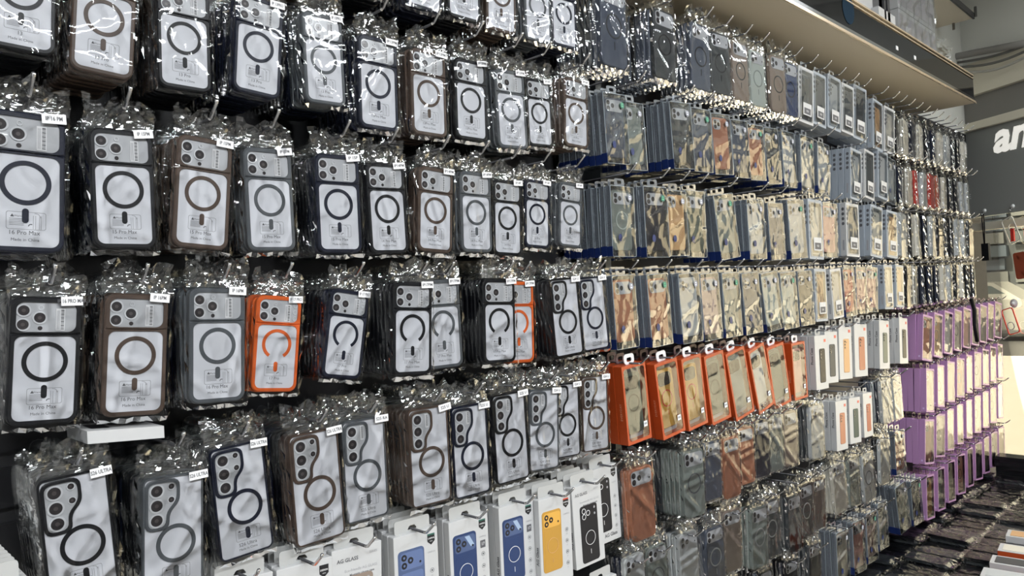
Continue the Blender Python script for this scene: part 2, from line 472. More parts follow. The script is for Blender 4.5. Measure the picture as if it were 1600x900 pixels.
single_box(1372, 1402, ZT + .001, .05, -.28, -.1, 'flat white carton lying beside the wrapped block on the shelf')
single_box(1375, 1400, ZT + .052, .05, -.27, -.1, 'smaller white carton lying on another beside the wrapped block')
b = MB(); r = random.Random(5); x0, x1 = P(1468, 80, -.26).x, P(1490, 100, -.26).x
g = lambda u, v: (x0 + (x1 - x0) * u, -.26 + r.uniform(-.03, .03) + .1 * (u - .5) ** 2, ZT + .18 * v * (1 - .5 * u) + r.uniform(-.01, .01) * v)
b.sheet(g, 10, 12, FLAP); b.sheet(lambda u, v: (x0 + (x1 - x0) * u, -.2 + r.uniform(-.02, .02), ZT + .16 * v * (1 - .5 * u)), 10, 12, WRAP)
tag(b.build('plastic_wrap'), 'loose crumpled clear plastic at the end of the shelf', 'plastic wrap')

x0 = P(1376, 8, -.25).x
b = MB(); b.box(x0 - .02, x0, -.27, -.25, ZT, 3.39, METALD); b.box(x0 + .02, x0 + .05, -.27, -.25, ZT, 3.39, METALD); b.box(x0 - .02, x0 + .05, -.262, -.25, ZT, 3.39, mat('post_silver', (.4, .4, .4), .3, .6))
tag(b.build('shelf_upright'), 'dark metal upright standing on the shelf beside the white cartons', 'post')
single_box(1338, 1366, ZT + .001, .30, -.24, -.08, 'tall pale carton standing on the shelf by the dark upright')

# cables swagging under the ceiling
CAB = mat('cable_grey', (.16, .155, .14), .5)
for k, (z0, sag, col) in enumerate(((0, .03, CAB), (-.03, .05, CAB), (-.06, .07, mat('cable_pale', (.45, .43, .38), .5)))):
    b = MB(); pts = []
    for i in range(14):
        u = i / 13; s, z = SPx(1495 + 115 * u, 98 - 30 * u, .1 + .02 * k); pts.append(SP(s, z + z0 - sag * math.sin(math.pi * u) * .6, .1 + .02 * k))
    b.tube(pts, .008, col, 6)
    tag(b.build('cable'), ['dark cable under the ceiling, highest of three', 'dark cable hanging below the highest one', 'pale cable hanging lowest of three under the ceiling'][k], 'cable')
b = MB(); pts = [SP(SPx(1495 + 115 * u, 88 - 22 * u, .12)[0], SPx(1495 + 115 * u, 88 - 22 * u, .12)[1], .12) for u in (0, .5, 1)]
b.tube(pts, .022, mat('conduit', (.22, .21, .19), .5), 10); tag(b.build('conduit'), 'thick grey conduit pipe running above the shop window', 'pipe')

# sign panel on the glass
s0, z0 = SPx(1507, 335, .012); s1, z1 = SPx(1700, 180, .012)
SIGN = mat('sign_grey', (.30, .31, .29), .45)
b = MB(); slab(b, s0 - .05, 1.4, z0 - .03, zA - .02, .006, .012, SIGN)
t = tag(empty('sign_panel', SP(s0, z0)), 'dark grey sign panel with large white letters behind the window', 'sign')
off(b, t.location).build('panel', t)
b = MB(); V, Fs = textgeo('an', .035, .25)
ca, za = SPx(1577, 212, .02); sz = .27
b.add([SP(ca + x * sz * 1.0, za + z * sz * 1.0 + .0, .016) for x, z in V], Fs, mat('sign_white_glow', (.85, .84, .78), .5, emit=(1, .97, .9, .55)))  # letters emit to stand in for daylight coming through the panel
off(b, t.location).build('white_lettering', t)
b = MB(); V, Fs = textgeo('LE', .01); ca, za = SPx(1512, 308, .02)
b.add([SP(ca + x * .045, za + z * .045, .016) for x, z in V], Fs, WHITE); off(b, t.location).build('small_lettering', t)


# samples hanging on suction hooks on the glass
def suction(px, py, lab):
    s, z = SPx(px, py, .0)
    b = MB(); n = 16
    for r0, r1, n0, n1 in ((.0, .028, .004, .010), (.0, .014, .010, .022)):
        vs = []
        for rad, nn in ((r1, n0), (r1 * .5, n1)):
            vs += [SP(s + rad * math.cos(2 * math.pi * k / n), z + rad * math.sin(2 * math.pi * k / n), nn) for k in range(n)]
        b.add(vs, [tuple(range(n, 2 * n))] + [(i, (i + 1) % n, n + (i + 1) % n, n + i) for i in range(n)], mat('suction_cup', (.75, .76, .74), .15))
    b.tube([SP(s, z, .02), SP(s, z - .02, .024), SP(s, z - .028, .032), SP(s, z - .02, .04)], .002, METAL)
    tag(b.build('suction_hook'), lab, 'hook')
    return s, z


def sframe(mb, s, z, w, h, rot, m_, bw=.006, rad=.018, n=.035, th=.006):
    o = rr(0, 0, w, h, rad); i = rr(0, 0, w - 2 * bw, h - 2 * bw, rad * .7); ca_, sa_ = math.cos(rot), math.sin(rot)
    t2 = lambda p: (p[0] * ca_ - p[1] * sa_, p[0] * sa_ + p[1] * ca_)
    k = len(o); vs = []
    for src, nn in ((o, n), (o, n + th), (i, n + th), (i, n)):
        for p in src: q = t2(p); vs.append(SP(s + q[0], z + q[1], nn))
    mb.add(vs, [(a * k + j, a * k + (j + 1) % k, ((a + 1) % 4) * k + (j + 1) % k, ((a + 1) % 4) * k + j) for a in range(4) for j in range(k)], m_)


s, z = suction(1541, 329, 'clear suction hook carrying the black wrist strap on the window')
t = tag(empty('wrist_strap', SP(s, z, .03)), 'black wrist strap with a pouch hanging on the shop window', 'strap')
b = MB(); zb = SPx(1543, 380, .03)[1]; zc = SPx(1545, 407, .03)[1]
b.tube([SP(s - .004, z - .02, .03), SP(s - .008, z - .06, .03), SP(s - .002, zb, .03)], .004, cm('black')); b.tube([SP(s + .004, z - .02, .03), SP(s + .008, z - .06, .03), SP(s + .002, zb, .03)], .004, cm('black'))
off(b, t.location).build('cord', t)
b = MB(); slab(b, s - .022, s + .03, zc, zb, .02, .035, cm('black')); off(b, t.location).build('pouch', t)
s, z = suction(1585, 322, 'clear suction hook carrying the transparent case on the window')
t = tag(empty('sample_case', SP(s, z, .03)), 'transparent sample case with a red grip hanging on the shop window', 'phone case')
b = MB(); sframe(b, s + .0, z - .15, .085, .165, .35, mat('clear_rim', (.75, .72, .62), .2)); off(b, t.location).build('frame', t)
b = MB(); sframe(b, s + .01, z - .13, .055, .055, .35, mat('clear_rim', (.7, .7, .7)), .006, .0274); off(b, t.location).build('magnet_ring', t)
b = MB(); slab(b, s + .0, s + .022, z - .22, z - .14, .035, .045, RED); off(b, t.location).build('red_grip', t)
s, z = SPx(1592, 415, .03)
b = MB(); sframe(b, s + .01, z, .085, .165, .1, cm('rust'), .0424, .016, .02, .008); tag(b.build('sample_case'), 'solid rust red sample case hanging in the shop window', 'phone case')
s, z = suction(1585, 474, 'clear suction hook carrying the red framed case on the window')
t = tag(empty('sample_case', SP(s, z, .03)), 'red framed see-through sample case tilted on the shop window', 'phone case')
b = MB(); sframe(b, s, z - .11, .085, .165, .3, mat('case_bright_red', (.75, .06, .04), .3)); off(b, t.location).build('frame', t)
b = MB(); sframe(b, s + .0, z - .14, .05, .05, .3, INKL, .004, .0249); off(b, t.location).build('magnet_ring', t)


# ------------------------------------------------------------------ bags
def bag_mesh(w, h, tk, seed, detail, glint=False):
    """clear bag round a case (base at 0, face at -tk): face sheet, ruffled sides and a crumpled flap above"""
    r = random.Random(seed); b = MB(); hw = w / 2
    if detail:
        cr = [(r.uniform(-hw, hw), r.uniform(0, h), r.uniform(0, 3.1), r.uniform(.0006, .0018)) for _ in range(9)]

        def face(u, v):
            x = -hw - .003 + (w + .006) * u; z = -.003 + (h + .006) * v; y = -tk - .0016
            for cx, cz, a, amp in cr:
                d = (x - cx) * math.cos(a) + (z - cz) * math.sin(a); y -= amp * math.exp(-(d / .004) ** 2)
            return (x, y - r.uniform(0, .0004), z)
        b.sheet(face, 16, 26, BAG, True)
    for sgn in (-1, 1):     # side ruffles
        def side(u, v, sgn=sgn):
            return (sgn * (hw + .002 + u * .006 * (1 + r.uniform(-.6, .6))), -tk * (1 - u * .5) + r.uniform(-.0015, .0015), -.006 + (h + .01) * v)
        b.sheet(side, 2, 18 if detail else 9, FLAPB if not detail else BAG)
    def bot(u, v): return (-hw - .004 + (w + .008) * u, -tk + tk * v * .8 + r.uniform(-.001, .001), -.002 - .006 * math.sin(v * 3.14) + r.uniform(-.003, .001))
    if detail: b.sheet(bot, 10, 2, BAG)
    elif glint: b.sheet(bot, 10, 2, FLAP)
    top = .039 if detail else .029

    def flap(k, amp):
        base = [r.uniform(-1, 1) for _ in range(16)]

        def fn(u, v):
            q = v * v
            y = -tk * (1 - k) * (1 - v) - tk * .4 * v + q * .0 + amp * v * (math.sin(u * 23 + base[0] * 6 + v * 5) * .5 + r.uniform(-1, 1) * .9)
            x = -hw - .005 + (w + .010) * u + r.uniform(-.0025, .0025)
            return (x, y, h + .001 + top * v * (1 + .22 * math.sin(u * 9 + base[1] * 5) * v) + r.uniform(-.002, .002) * v)
        return fn
    if detail:
        b.sheet(flap(0, .0085), 17, 6, FLAP); b.sheet(flap(.8, .007), 11, 4, FLAP)
    else:
        b.sheet(flap(.4, .006), 9, 3, FLAPB)
    return b


_cache = {}


def cached(key, fn):
    if key not in _cache: _cache[key] = fn()
    return _cache[key]


SUB = {'lens': 'camera_plate', 'flash': 'camera_plate', 'sensor': 'camera_plate', 'button_ring': 'camera_plate', 'barcode_label': 'camera_plate', 'print': 'card_insert',
       'size_sticker': 'bag', 'case_picture': 'carton', 'front_print': 'carton', 'side_print': 'carton', 'corner_mark': 'carton', 'blue_band': 'clear_box', 'round_sticker': 'clear_box',
       'oval_sticker': 'clear_box', 'label': 'clear_window'}


def assemble(parts, root):
    made = {}
    for n_, me in sorted(parts, key=lambda q: q[0] in SUB):
        made[n_] = part(n_, me, made.get(SUB.get(n_), root))


def part(name, me, parent):
    o = bpy.data.objects.new(name, me); o.parent = parent; COL.objects.link(o); return o


# ------------------------------------------------------------------ the ring case of the near panel
def icon_box(b, cx, cz, w, y):
    """the small instruction drawing printed on the card"""
    o = rr(cx, cz, w, w * .52, w * .06, 3); i = rr(cx, cz, w * .975, w * .495, w * .055, 3); b.loop(o, i, y, y - .0001, INKL)
    b.add([(cx - w * .40, y - .0001, cz + w * .10), (cx - w * .30, y - .0001, cz + w * .10), (cx - w * .35, y - .0001, cz + w * .19)], [(0, 1, 2)], INK)
    b.text('Warning', w * .085, cx - w * .17, cz + w * .13, y - .0001, INK)
    for k in range(5): b.add([(cx - w * .42, y - .0001, cz + w * (.06 - .045 * k)), (cx - w * .06, y - .0001, cz + w * (.06 - .045 * k)), (cx - w * .06, y - .0001, cz + w * (.04 - .045 * k)), (cx - w * .42, y - .0001, cz + w * (.04 - .045 * k))], [(0, 1, 2, 3)], INKL)
    for dx in (.17, .23, .33, .37):
        b.add([(cx + w * dx, y - .0001, cz - w * .24), (cx + w * (dx + .012), y - .0001, cz - w * .24), (cx + w * (dx + .012), y - .0001, cz + w * .16), (cx + w * dx, y - .0001, cz + w * .16)], [(0, 1, 2, 3)], INKL)
    b.ring(cx + w * .23, cz + w * .10, w * .12, w * .135, y, y - .0001, INKL, 0, 100, 8)
    b.ring(cx + w * .12, cz - w * .16, w * .05, w * .075, y, y - .0001, INK, 60, 180, 6)


def lens(b, x, z, r, y):
    b.ring(x, z, r * .98, r * 1.28, y, y - .0012, RIMM, n=20)
    b.disc(x, z, r, y - .0006, LENS, 18); b.disc(x, z, r * .35, y - .0008, LENSC, 12)


def ring_case(series, colour, model, tagtext, seed):
    """returns {part: mesh} for the front case, local base at 0, face towards -y"""
    W_, H_, T_ = (.0815, .168, .0115)
    fm = cm(colour)
    U_ = lambda u: (u - .5) * W_
    V_ = lambda v: H_ * (1 - v)
    parts = []
    if series != 'galaxy':
        b = MB(); n = 6
        o = rr(0, H_ / 2, W_, H_, .014, n)
        # lower window and island window punched as two bands
        vz0, vz1 = V_(.305), V_(.962); iz0, iz1 = V_(.04), V_(.272)
        low = rr(0, (vz0 + vz1) / 2, W_ * .868, vz0 - vz1, .0095, n); isl = rr(.0, (iz0 + iz1) / 2, W_ * .85, iz0 - iz1, .010, n)
        zc = V_(.288)
        ob = [(x, min(z, zc)) for x, z in o]; ot = [(x, max(z, zc)) for x, z in o]
        b.loop(ob, low, 0, -T_, fm, .0018); b.loop(ot, isl, 0, -T_ - .0006, fm, .0018)
        parts.append(('frame', b))
        b = MB(); b.prism(rr(0, H_ / 2, W_ * .9, H_ * .96, .01, 4), -.001, -T_ + .0018, CARD); y = -T_ + .0017
        parts.append(('card_insert', b))
        b = MB(); icon_box(b, .001, V_(.775), W_ * .50, y)
        b.text(model, .0072, -.001, V_(.862), y - .0001, INK, wide=.95); b.text('Made in China', .0050, 0, V_(.912), y - .0001, INK)
        parts.append(('print', b))
        yi = -T_ + .0012
        b = MB(); b.prism(isl, -T_ + .003, yi, PLATE); parts.append(('camera_plate', b))
        for u, v in ((.175, .105), (.17, .215), (.40, .160)):
            b = MB(); lens(b, U_(u), V_(v), .0068, yi - .0001); parts.append(('lens', b))
        b = MB(); b.ring(U_(.415), V_(.083), .0022, .0032, yi, yi - .001, RIMM, n=14); parts.append(('flash', b))
        b = MB(); b.disc(U_(.41), V_(.242), .0028, yi - .0004, LENS, 14); parts.append(('sensor', b))
        if series == 'open':
            b = MB()
            for v in (.09, .16, .23): b.ring(U_(.86), V_(v), .0030, .0042, yi, yi - .001, RIMM, n=14)
            parts.append(('button_ring', b))
        b = MB(); b.box(U_(.63), U_(.76), yi - .0008, yi - .0002, V_(.262), V_(.085), WHITE)
        for k in range(16): b.box(U_(.70), U_(.745), yi - .001, yi - .0008, V_(.095 + .0099 * k), V_(.095 + .0099 * k + (.004 if k % 3 else .007)), INK)
        for k in range(3): b.box(U_(.645 + .015 * k), U_(.65 + .015 * k), yi - .001, yi - .0008, V_(.25), V_(.1), INKL)
        parts.append(('barcode_label', b))
        cx, cz = 0.0, V_(.505); a0, a1 = (0, 360) if series == 'pro' else (-57, 237)
    else:
        b = MB(); n = 5
        o = rr(0, H_ / 2, W_, H_, .010, n); i = rr(0, H_ / 2, W_ * .93, H_ * .966, .0065, n); b.loop(o, i, 0, -T_, fm, .0018)
        pts = [(U_(.035), V_(.025)), (U_(.60), V_(.025)), (U_(.60), V_(.225)), (U_(.43), V_(.305)), (U_(.43), V_(.44)), (U_(.035), V_(.44))]
        pin = [(U_(.085), V_(.05)), (U_(.55), V_(.05)), (U_(.55), V_(.213)), (U_(.38), V_(.293)), (U_(.38), V_(.417)), (U_(.085), V_(.417))]
        oo, ii = smooth_poly(pts, .012), smooth_poly(pin, .010)
        b.loop(oo, ii, -T_ + .002, -T_ - .0012, fm, .0008); parts.append(('frame', b))
        b = MB(); b.prism(rr(0, H_ / 2, W_ * .94, H_ * .97, .007, 4), -.001, -T_ + .0018, CARD); y = -T_ + .0017; parts.append(('card_insert', b))
        b = MB(); icon_box(b, .004, V_(.805), W_ * .46, y)
        b.text(model, .0072, .002, V_(.897), y - .0001, INK); b.text('Made in China', .0048, .002, V_(.938), y - .0001, INK); parts.append(('print', b))
        yi = -T_ + .0010
        b = MB(); b.prism(ii, -T_ + .003, yi, PLATE, cx=U_(.25), cz=V_(.22)); parts.append(('camera_plate', b))
        for v in (.115, .235, .355):
            b = MB(); lens(b, U_(.225), V_(v), .0078, yi - .0001); parts.append(('lens', b))
        if model.startswith('S26'):
            for v in (.09, .20):
                b = MB(); lens(b, U_(.46), V_(v), .0040, yi - .0001); parts.append(('lens', b))
        else:
            b = MB(); b.box(U_(.41), U_(.49), yi - .0008, yi - .0002, V_(.205), V_(.065), WHITE)
            for k in range(12): b.box(U_(.44), U_(.48), yi - .001, yi - .0008, V_(.075 + .01 * k), V_(.075 + .01 * k + .005), INK)
            parts.append(('barcode_label', b))
        cx, cz = U_(.545), V_(.565); a0, a1 = 0, 360
    b = MB(); b.ring(cx, cz, .0211, .0266, y - .0001, y - .0009, fm, a0, a1, 44); parts.append(('magnet_ring', b))
    b = MB(); b.prism(rr(cx * .5 if series != 'galaxy' else cx, V_(.74 if series != 'galaxy' else .80), .0068, .0175, .0033, 4), y, y - .0008, fm); parts.append(('magnet_bar', b))
    b = MB(); sx, sz_ = W_ * (.34 if series != 'galaxy' else .40), H_ - .004
    rt = -.05 + .2 * random.Random(seed).random()
    yy = -T_ - .0045
    b.add([(sx + a * math.cos(rt) - c * math.sin(rt), yy, sz_ + a * math.sin(rt) + c * math.cos(rt)) for a, c in ((-.013, -.006), (.013, -.006), (.013, .006), (-.013, .006))], [(0, 1, 2, 3)], WHITE)
    b.text(tagtext, .0072, sx, sz_, yy - .0003, INK, rt, bold=.02, wide=.72 if len(tagtext) > 6 else 1)
    parts.append(('size_sticker', b))
    parts.append(('bag', bag_mesh(W_, H_, T_ + .001, seed, True)))
    return [(n_, m_.mesh(n_)) for n_, m_ in parts], (W_, H_, T_)


def ring_case_back(colour, seed):
    W_, H_, T_ = (.0815, .168, .0115); b = MB()
    b.prism(rr(0, H_ / 2, W_, H_, .014, 4), 0, -T_ + .0005, cm(colour), .0018)
    bb = bag_mesh(W_, H_, T_, seed, False)
    b.add(bb.v, bb.f, FLAPB)
    return b.mesh('bagged_phone_case')


# ------------------------------------------------------------------ solid cases and far-panel packs
def case_body(b, colour, w, h, t, y, z0=0, ring=None, cam_='three', x=0, fancy=True, shade=None):
    fm = cm(colour)
    b.prism(rr(x, z0 + h / 2, w, h, w * .14, 4), y, y - t, fm, .0016)
    yy = y - t
    if cam_ == 'three':
        b.prism(rr(x - w * .22, z0 + h * .865, w * .46, h * .20, w * .12, 4), yy, yy - .0012, PLATE if fancy else fm)
        for du, dv in ((-.32, .91), (-.32, .82), (-.12, .865)): b.disc(x + w * du, z0 + h * dv, w * .085, yy - .0016, LENS, 12)
    elif cam_ == 'bar':
        b.prism(rr(x, z0 + h * .865, w * .86, h * .20, w * .12, 4), yy, yy - .0012, PLATE)
        for du, dv in ((-.32, .91), (-.32, .82), (-.10, .865)): b.disc(x + w * du, z0 + h * dv, w * .085, yy - .0016, LENS, 12)
        b.disc(x + w * .33, z0 + h * .83, w * .03, yy - .0016, LENS, 8)
    elif cam_ == 'column':
        for dv in (.92, .83, .74): b.disc(x - w * .30, z0 + h * dv, w * .09, yy - .0010, LENS, 12)
        b.disc(x - w * .08, z0 + h * .90, w * .05, yy - .0010, LENS, 10)
    elif cam_ == 'dark':
        b.prism(rr(x - w * .05, z0 + h * .84, w * .72, h * .22, w * .14, 4), yy, yy - .003, cm('black'))
        for du, dv in ((-.22, .88), (-.22, .79), (.02, .835)): b.disc(x + w * du, z0 + h * dv, w * .085, yy - .0034, LENS, 12)
    if ring:
        b.ring(x, z0 + h * .50, w * .275, w * .32, yy, yy - .0006, cm(ring), n=26)
        b.prism(rr(x, z0 + h * .26, w * .03, h * .10, w * .013, 2), yy, yy - .0005, cm(ring))


def hang_tab(b, w, h, t, material, hook=True):
    """a hanging tab with a round hole above a pack"""
    z = h; tw = w * .42
    o = smooth_poly([(-tw / 2, z), (tw / 2, z), (tw / 2, z + .022), (-tw / 2, z + .022)], .007, 3)
    i = [(x * .45, z + .012 + (zz - z - .011) * .4) for x, zz in o]
    b.loop(o, i, -t * .5 + .0004, -t * .5 - .0004, material)


def pack_parts(kind, colour, ring, seed):
    """[(part name, mesh)], (w,h,t)"""
    r = random.Random(seed); ps = []
    if kind == 'bagged':
        w, h, t = .080, .165, .012
        b = MB(); case_body(b, colour, w, h, t, 0, ring=ring, cam_=r.choice(['three', 'bar']) if ring != 'none' else 'none')
        ps = [('case_body', b), ('bag', bag_mesh(w, h, t + .001, seed, True))]
    elif kind == 'blister':
        w, h, t = .094, .188, .019
        b = MB(); case_body(b, colour, .077, .160, .010, -.005, .017, ring, r.choice(['three', 'three', 'bar']))
        ps.append(('case_body', b))
        b = MB(); b.loop(rr(0, h / 2, w, h, .004, 2), rr(0, h / 2, w - .003, h - .003, .003, 2), 0, -t, TUBE)
        cr = [(r.uniform(-w / 2, w / 2), r.uniform(0, h), r.uniform(0, 3.1), r.uniform(.0006, .0022)) for _ in range(10)]

        def face(u, v):
            x = -w / 2 + w * u; z = h * v; y = -t - .0008
            for cx, cz, a, amp in cr:
                d = (x - cx) * math.cos(a) + (z - cz) * math.sin(a); y -= amp * math.exp(-(d / .006) ** 2)
            return (x, y, z)
        b.sheet(face, 12, 20, PVC, True); b.loop(rr(0, h / 2, w + .0006, h + .0006, .004, 2), rr(0, h / 2, w - .002, h - .002, .003, 2), -t + .001, -t - .0006, EDGEC); ps.append(('clear_box', b))
        b = MB(); b.box(-w / 2 - .0006, -w / 2 + .0008, -t - .0006, 0, .001, .027, BLUEB); ps.append(('blue_band', b))
        b = MB(); b.disc(.026, h - .03, .0085, -t - .0036, WHITE if seed % 3 else mat('dot_green', (.15, .5, .25), .5), 16); b.ring(.026, h - .03, .0060, .0075, -t - .0036, -t - .0040, BLUEB, n=16)
        b.text('MAX', .006, .026, h - .03, -t - .0042, BLUEB); ps.append(('round_sticker', b))
        b = MB(); b.disc(-.018, .05, .0075, -t - .0036, BLUEB, 16, rz=.010); ps.append(('oval_sticker', b))
        b = MB(); hang_tab(b, w, h, t, TUBE); ps.append(('hang_tab', b))
    elif kind == 'greybox':
        w, h, t = .090, .182, .020
        b = MB(); b.loop(rr(0, h / 2, w, h, .002, 1), rr(.006, h / 2, w - .026, h - .022, .004, 1), 0, -t, GREYC if seed % 3 else BOXW)
        for k in range(4): 
            zz = h - .022 - .0165 * k
            o = [(-w / 2 - .0004, -t / 2 + .0048 * math.cos(a * math.pi / 6), zz + .0056 * math.sin(a * math.pi / 6)) for a in range(12)]
            b.add(o, [tuple(range(12))], INK)
            b.disc(-w / 2 + .0095, zz, .0055, -t - .0003, INK, 12)
        b.box(-w / 2 - .0004, -w / 2, -t * .65, -t * .35, .02, .055, INKL)
        ps.append(('carton', b))
        b = MB(); case_body(b, colour, .062, .148, .009, -.004, .014, ring, 'column', x=.006); b.box(-w / 2 + .006, w / 2 - .006, -.0035, -.001, .008, h - .008, PLATE); ps.append(('case_body', b))
        b = MB(); b.sheet(lambda u, v: (-w / 2 + .006 + (w - .012) * u, -t - .0008 - r.uniform(0, .001), .008 + (h - .016) * v), 8, 14, PVC, True); ps.append(('clear_window', b))
        b = MB(); b.box(-.020, .030, -t - .0022, -t - .0018, .026, .066, mat('label_pale', (.6, .6, .6), .5)); b.box(-.014, .024, -t - .0024, -t - .0022, .030, .050, INK); b.text('15D', .009, .004, .040, -t - .0027, WHITE); ps.append(('label', b))
        b = MB(); hang_tab(b, w, h, t, TUBE); ps.append(('hang_tab', b))
    elif kind == 'booklet':
        w, h, t = .078, .165, .017
        fm = cm(colour, .45); b = MB()
        b.prism(rr(0, h / 2, w, h, .006, 3), -t * .72, -t, fm, .001); b.prism(rr(0, h / 2, w, h, .006, 3), 0, -t * .28, fm)
        b.box(-w / 2, -w / 2 + .003, -t * .95, -t * .05, .002, h - .002, fm); ps.append(('book_cover', b))
        b = MB(); b.box(-w / 2 + .004, w / 2 - .004, -t * .70, -t * .30, .004, h - .004, PLATE); ps.append(('inner_shell', b))
        ps.append(('bag', bag_mesh(w, h, t + .001, seed, True)))
    elif kind == 'orangebox':
        w, h, t = .096, .196, .026
        b = MB(); b.loop(rr(0, h / 2, w, h, .001, 1), rr(0, h / 2, w - .013, h - .016, .005, 1), 0, -t, ORNG); b.box(-w / 2 + .003, w / 2 - .003, -.002, 0, .003, h - .003, ORNG)
        ps.append(('carton', b))
        b = MB(); b.text('EVERYDAY', .009, -t / 2, h * .42, -w / 2 - .0004, mat('print_pale', (.75, .35, .2), .5), math.pi / 2, face='side'); ps.append(('side_print', b))
        b = MB(); b.box(-w / 2 + .006, w / 2 - .006, -.006, -.004, .008, h - .008, mat('liner_grey', (.38, .38, .40), .4))
        ps.append(('inner_liner', b))
        b = MB(); case_body(b, colour, .070, .152, .010, -.006, .022, ring, 'dark'); ps.append(('case_body', b))
        b = MB(); cr = [(r.uniform(-w / 2, w / 2), r.uniform(0, h), r.uniform(0, 3.1), r.uniform(.0006, .0015)) for _ in range(6)]

        def face(u, v):
            x = -w / 2 + .006 + (w - .012) * u; z = .008 + (h - .016) * v; y = -t + .001
            for cx, cz, a, amp in cr:
                d = (x - cx) * math.cos(a) + (z - cz) * math.sin(a); y -= amp * math.exp(-(d / .008) ** 2)
            return (x, y, z)
        b.sheet(face, 8, 14, WINF, True); ps.append(('clear_window', b))
        b = MB(); b.box(.018, .032, -t - .0022, -t - .0018, .034, .048, WHITE); b.box(.020, .030, -t - .0025, -t - .0022, .039, .044, INKL); ps.append(('size_sticker', b))
        b = MB(); b.loop(smooth_poly([(-.020, h), (.020, h), (.020, h + .026), (-.020, h + .026)], .010, 4), smooth_poly([(-.010, h + .006), (.010, h + .006), (.010, h + .017), (-.010, h + .017)], .005, 4), -t * .5 + .001, -t * .5 - .001, WHITE); ps.append(('hang_tab', b))
    elif kind == 'purplebox':
        w, h, t = .098, .195, .024
        b = MB(); b.loop(rr(0, h / 2, w, h, .001, 1), rr(0, h / 2, w - .012, h - .016, .004, 1), 0, -t, PURP); b.box(-w / 2 + .003, w / 2 - .003, -.002, 0, .003, h - .003, PURP)
        b.box(-w / 2 - .0004, -w / 2, -t * .65, -t * .35, .012, .02, mat('print_lilac', (.6, .45, .7), .5)); ps.append(('carton', b))
        b = MB(); case_body(b, colour, .078, .165, .012, -.004, .014, ring, 'three'); ps.append(('case_body', b))
        b = MB(); b.sheet(lambda u, v: (-w / 2 + .006 + (w - .012) * u, -t + .001 - r.uniform(0, .0012), .008 + (h - .016) * v), 8, 14, WINF, True); ps.append(('clear_window', b))
        b = MB(); b.loop(smooth_poly([(-.018, h), (.018, h), (.018, h + .026), (-.018, h + .026)], .010, 4), smooth_poly([(-.010, h + .006), (.010, h + .006), (.010, h + .018), (-.010, h + .018)], .005, 4), -t * .5 + .001, -t * .5 - .001, PURPD); ps.append(('hang_tab', b))
    elif kind == 'whitebox':
        w, h, t = .090, .186, .022
        b = MB(); b.prism(rr(0, h / 2, w, h, .001, 1), 0, -t, BOXW)
        ps.append(('carton', b))
        b = MB(); b.text('Phone Case', .012, -t / 2, h * .62, -w / 2 - .0004, INK, math.pi / 2, face='side', bold=.02); ps.append(('side_print', b))
        b = MB(); case_body(b, colour, .042, .118, .0012, -t, .022, ring, 'column', x=.006); ps.append(('case_picture', b))
        b = MB(); b.box(.022, .036, -t - .0006, -t - .0001, h - .024, h - .014, mat('tag_red_soft', (.7, .15, .1), .5)); ps.append(('corner_mark', b))
        b = MB(); hang_tab(b, w, h, t, BOXW2); ps.append(('hang_tab', b))
    return [(n_, m_.mesh(n_)) for n_, m_ in ps], (w, h, t)


def pack_back(kind, colour, seed):
    """a pack seen edge-on behind the front one: one mesh"""
    b = MB(); r = random.Random(seed)
    if kind == 'bagged':
        w, h, t = .080, .165, .012; b.prism(rr(0, h / 2, w, h, .011, 4), 0, -t, cm(colour), .0016); bb = bag_mesh(w, h, t, seed, False, True); b.add(bb.v, bb.f, FLAP)
    elif kind == 'blister':
        w, h, t = .094, .188, .019; b.prism(rr(0, .017 + .08, .077, .160, .01, 3), -.004, -.014, cm(colour), .0016)
        b.loop(rr(0, h / 2, w, h, .004, 2), rr(0, h / 2, w - .003, h - .003, .003, 2), 0, -t, TUBE); b.box(-w / 2 - .0006, -w / 2 + .0008, -t - .0006, 0, .001, .027, BLUEB)
        b.box(-w / 2 - .0003, -w / 2 + .0012, -t - .0004, -t + .0012, 0, h, EDGEC); b.box(-w / 2, w / 2, -t - .0004, -t + .0012, h - .0012, h + .0003, EDGEC); b.sheet(lambda u, v: (-w / 2 + w * u, -t - .0005, h * v), 1, 1, PVC); hang_tab(b, w, h, t, TUBE)
    elif kind == 'greybox':
        w, h, t = .090, .182, .020; b.prism(rr(0, h / 2, w, h, .002, 1), 0, -t, GREYC)
        for k in range(4):
            zz = h - .022 - .0165 * k
            b.add([(-w / 2 - .0004, -t / 2 + .0048 * math.cos(a * math.pi / 6), zz + .0056 * math.sin(a * math.pi / 6)) for a in range(12)], [tuple(range(12))], INK)
        hang_tab(b, w, h, t, TUBE)
    elif kind == 'booklet':
        w, h, t = .078, .165, .017; b.prism(rr(0, h / 2, w, h, .006, 3), 0, -t, cm(colour), .0015); bb = bag_mesh(w, h, t, seed, False, True); b.add(bb.v, bb.f, FLAP)
    elif kind in ('orangebox', 'purplebox'):
        w, h, t = (.096, .196, .026) if kind == 'orangebox' else (.098, .195, .024)
        b.prism(rr(0, h / 2, w, h, .001, 1), 0, -t, ORNG if kind == 'orangebox' else PURP)
        b.loop(smooth_poly([(-.018, h), (.018, h), (.018, h + .026), (-.018, h + .026)], .010, 4), smooth_poly([(-.010, h + .006), (.010, h + .006), (.010, h + .018), (-.010, h + .018)], .005, 4), -t * .5 + .001, -t * .5 - .001, PURPD if kind == 'purplebox' else mat('tab_plum_grey', (.20, .13, .15), .4))
    else:
        w, h, t = .090, .186, .022; b.prism(rr(0, h / 2, w, h, .001, 1), 0, -t, BOXW); hang_tab(b, w, h, t, BOXW2)
        b.text('Phone Case', .012, -t / 2, h * .62, -w / 2 - .0004, INK, math.pi / 2, face='side', bold=.02)
    return b.mesh(NAMES[kind])


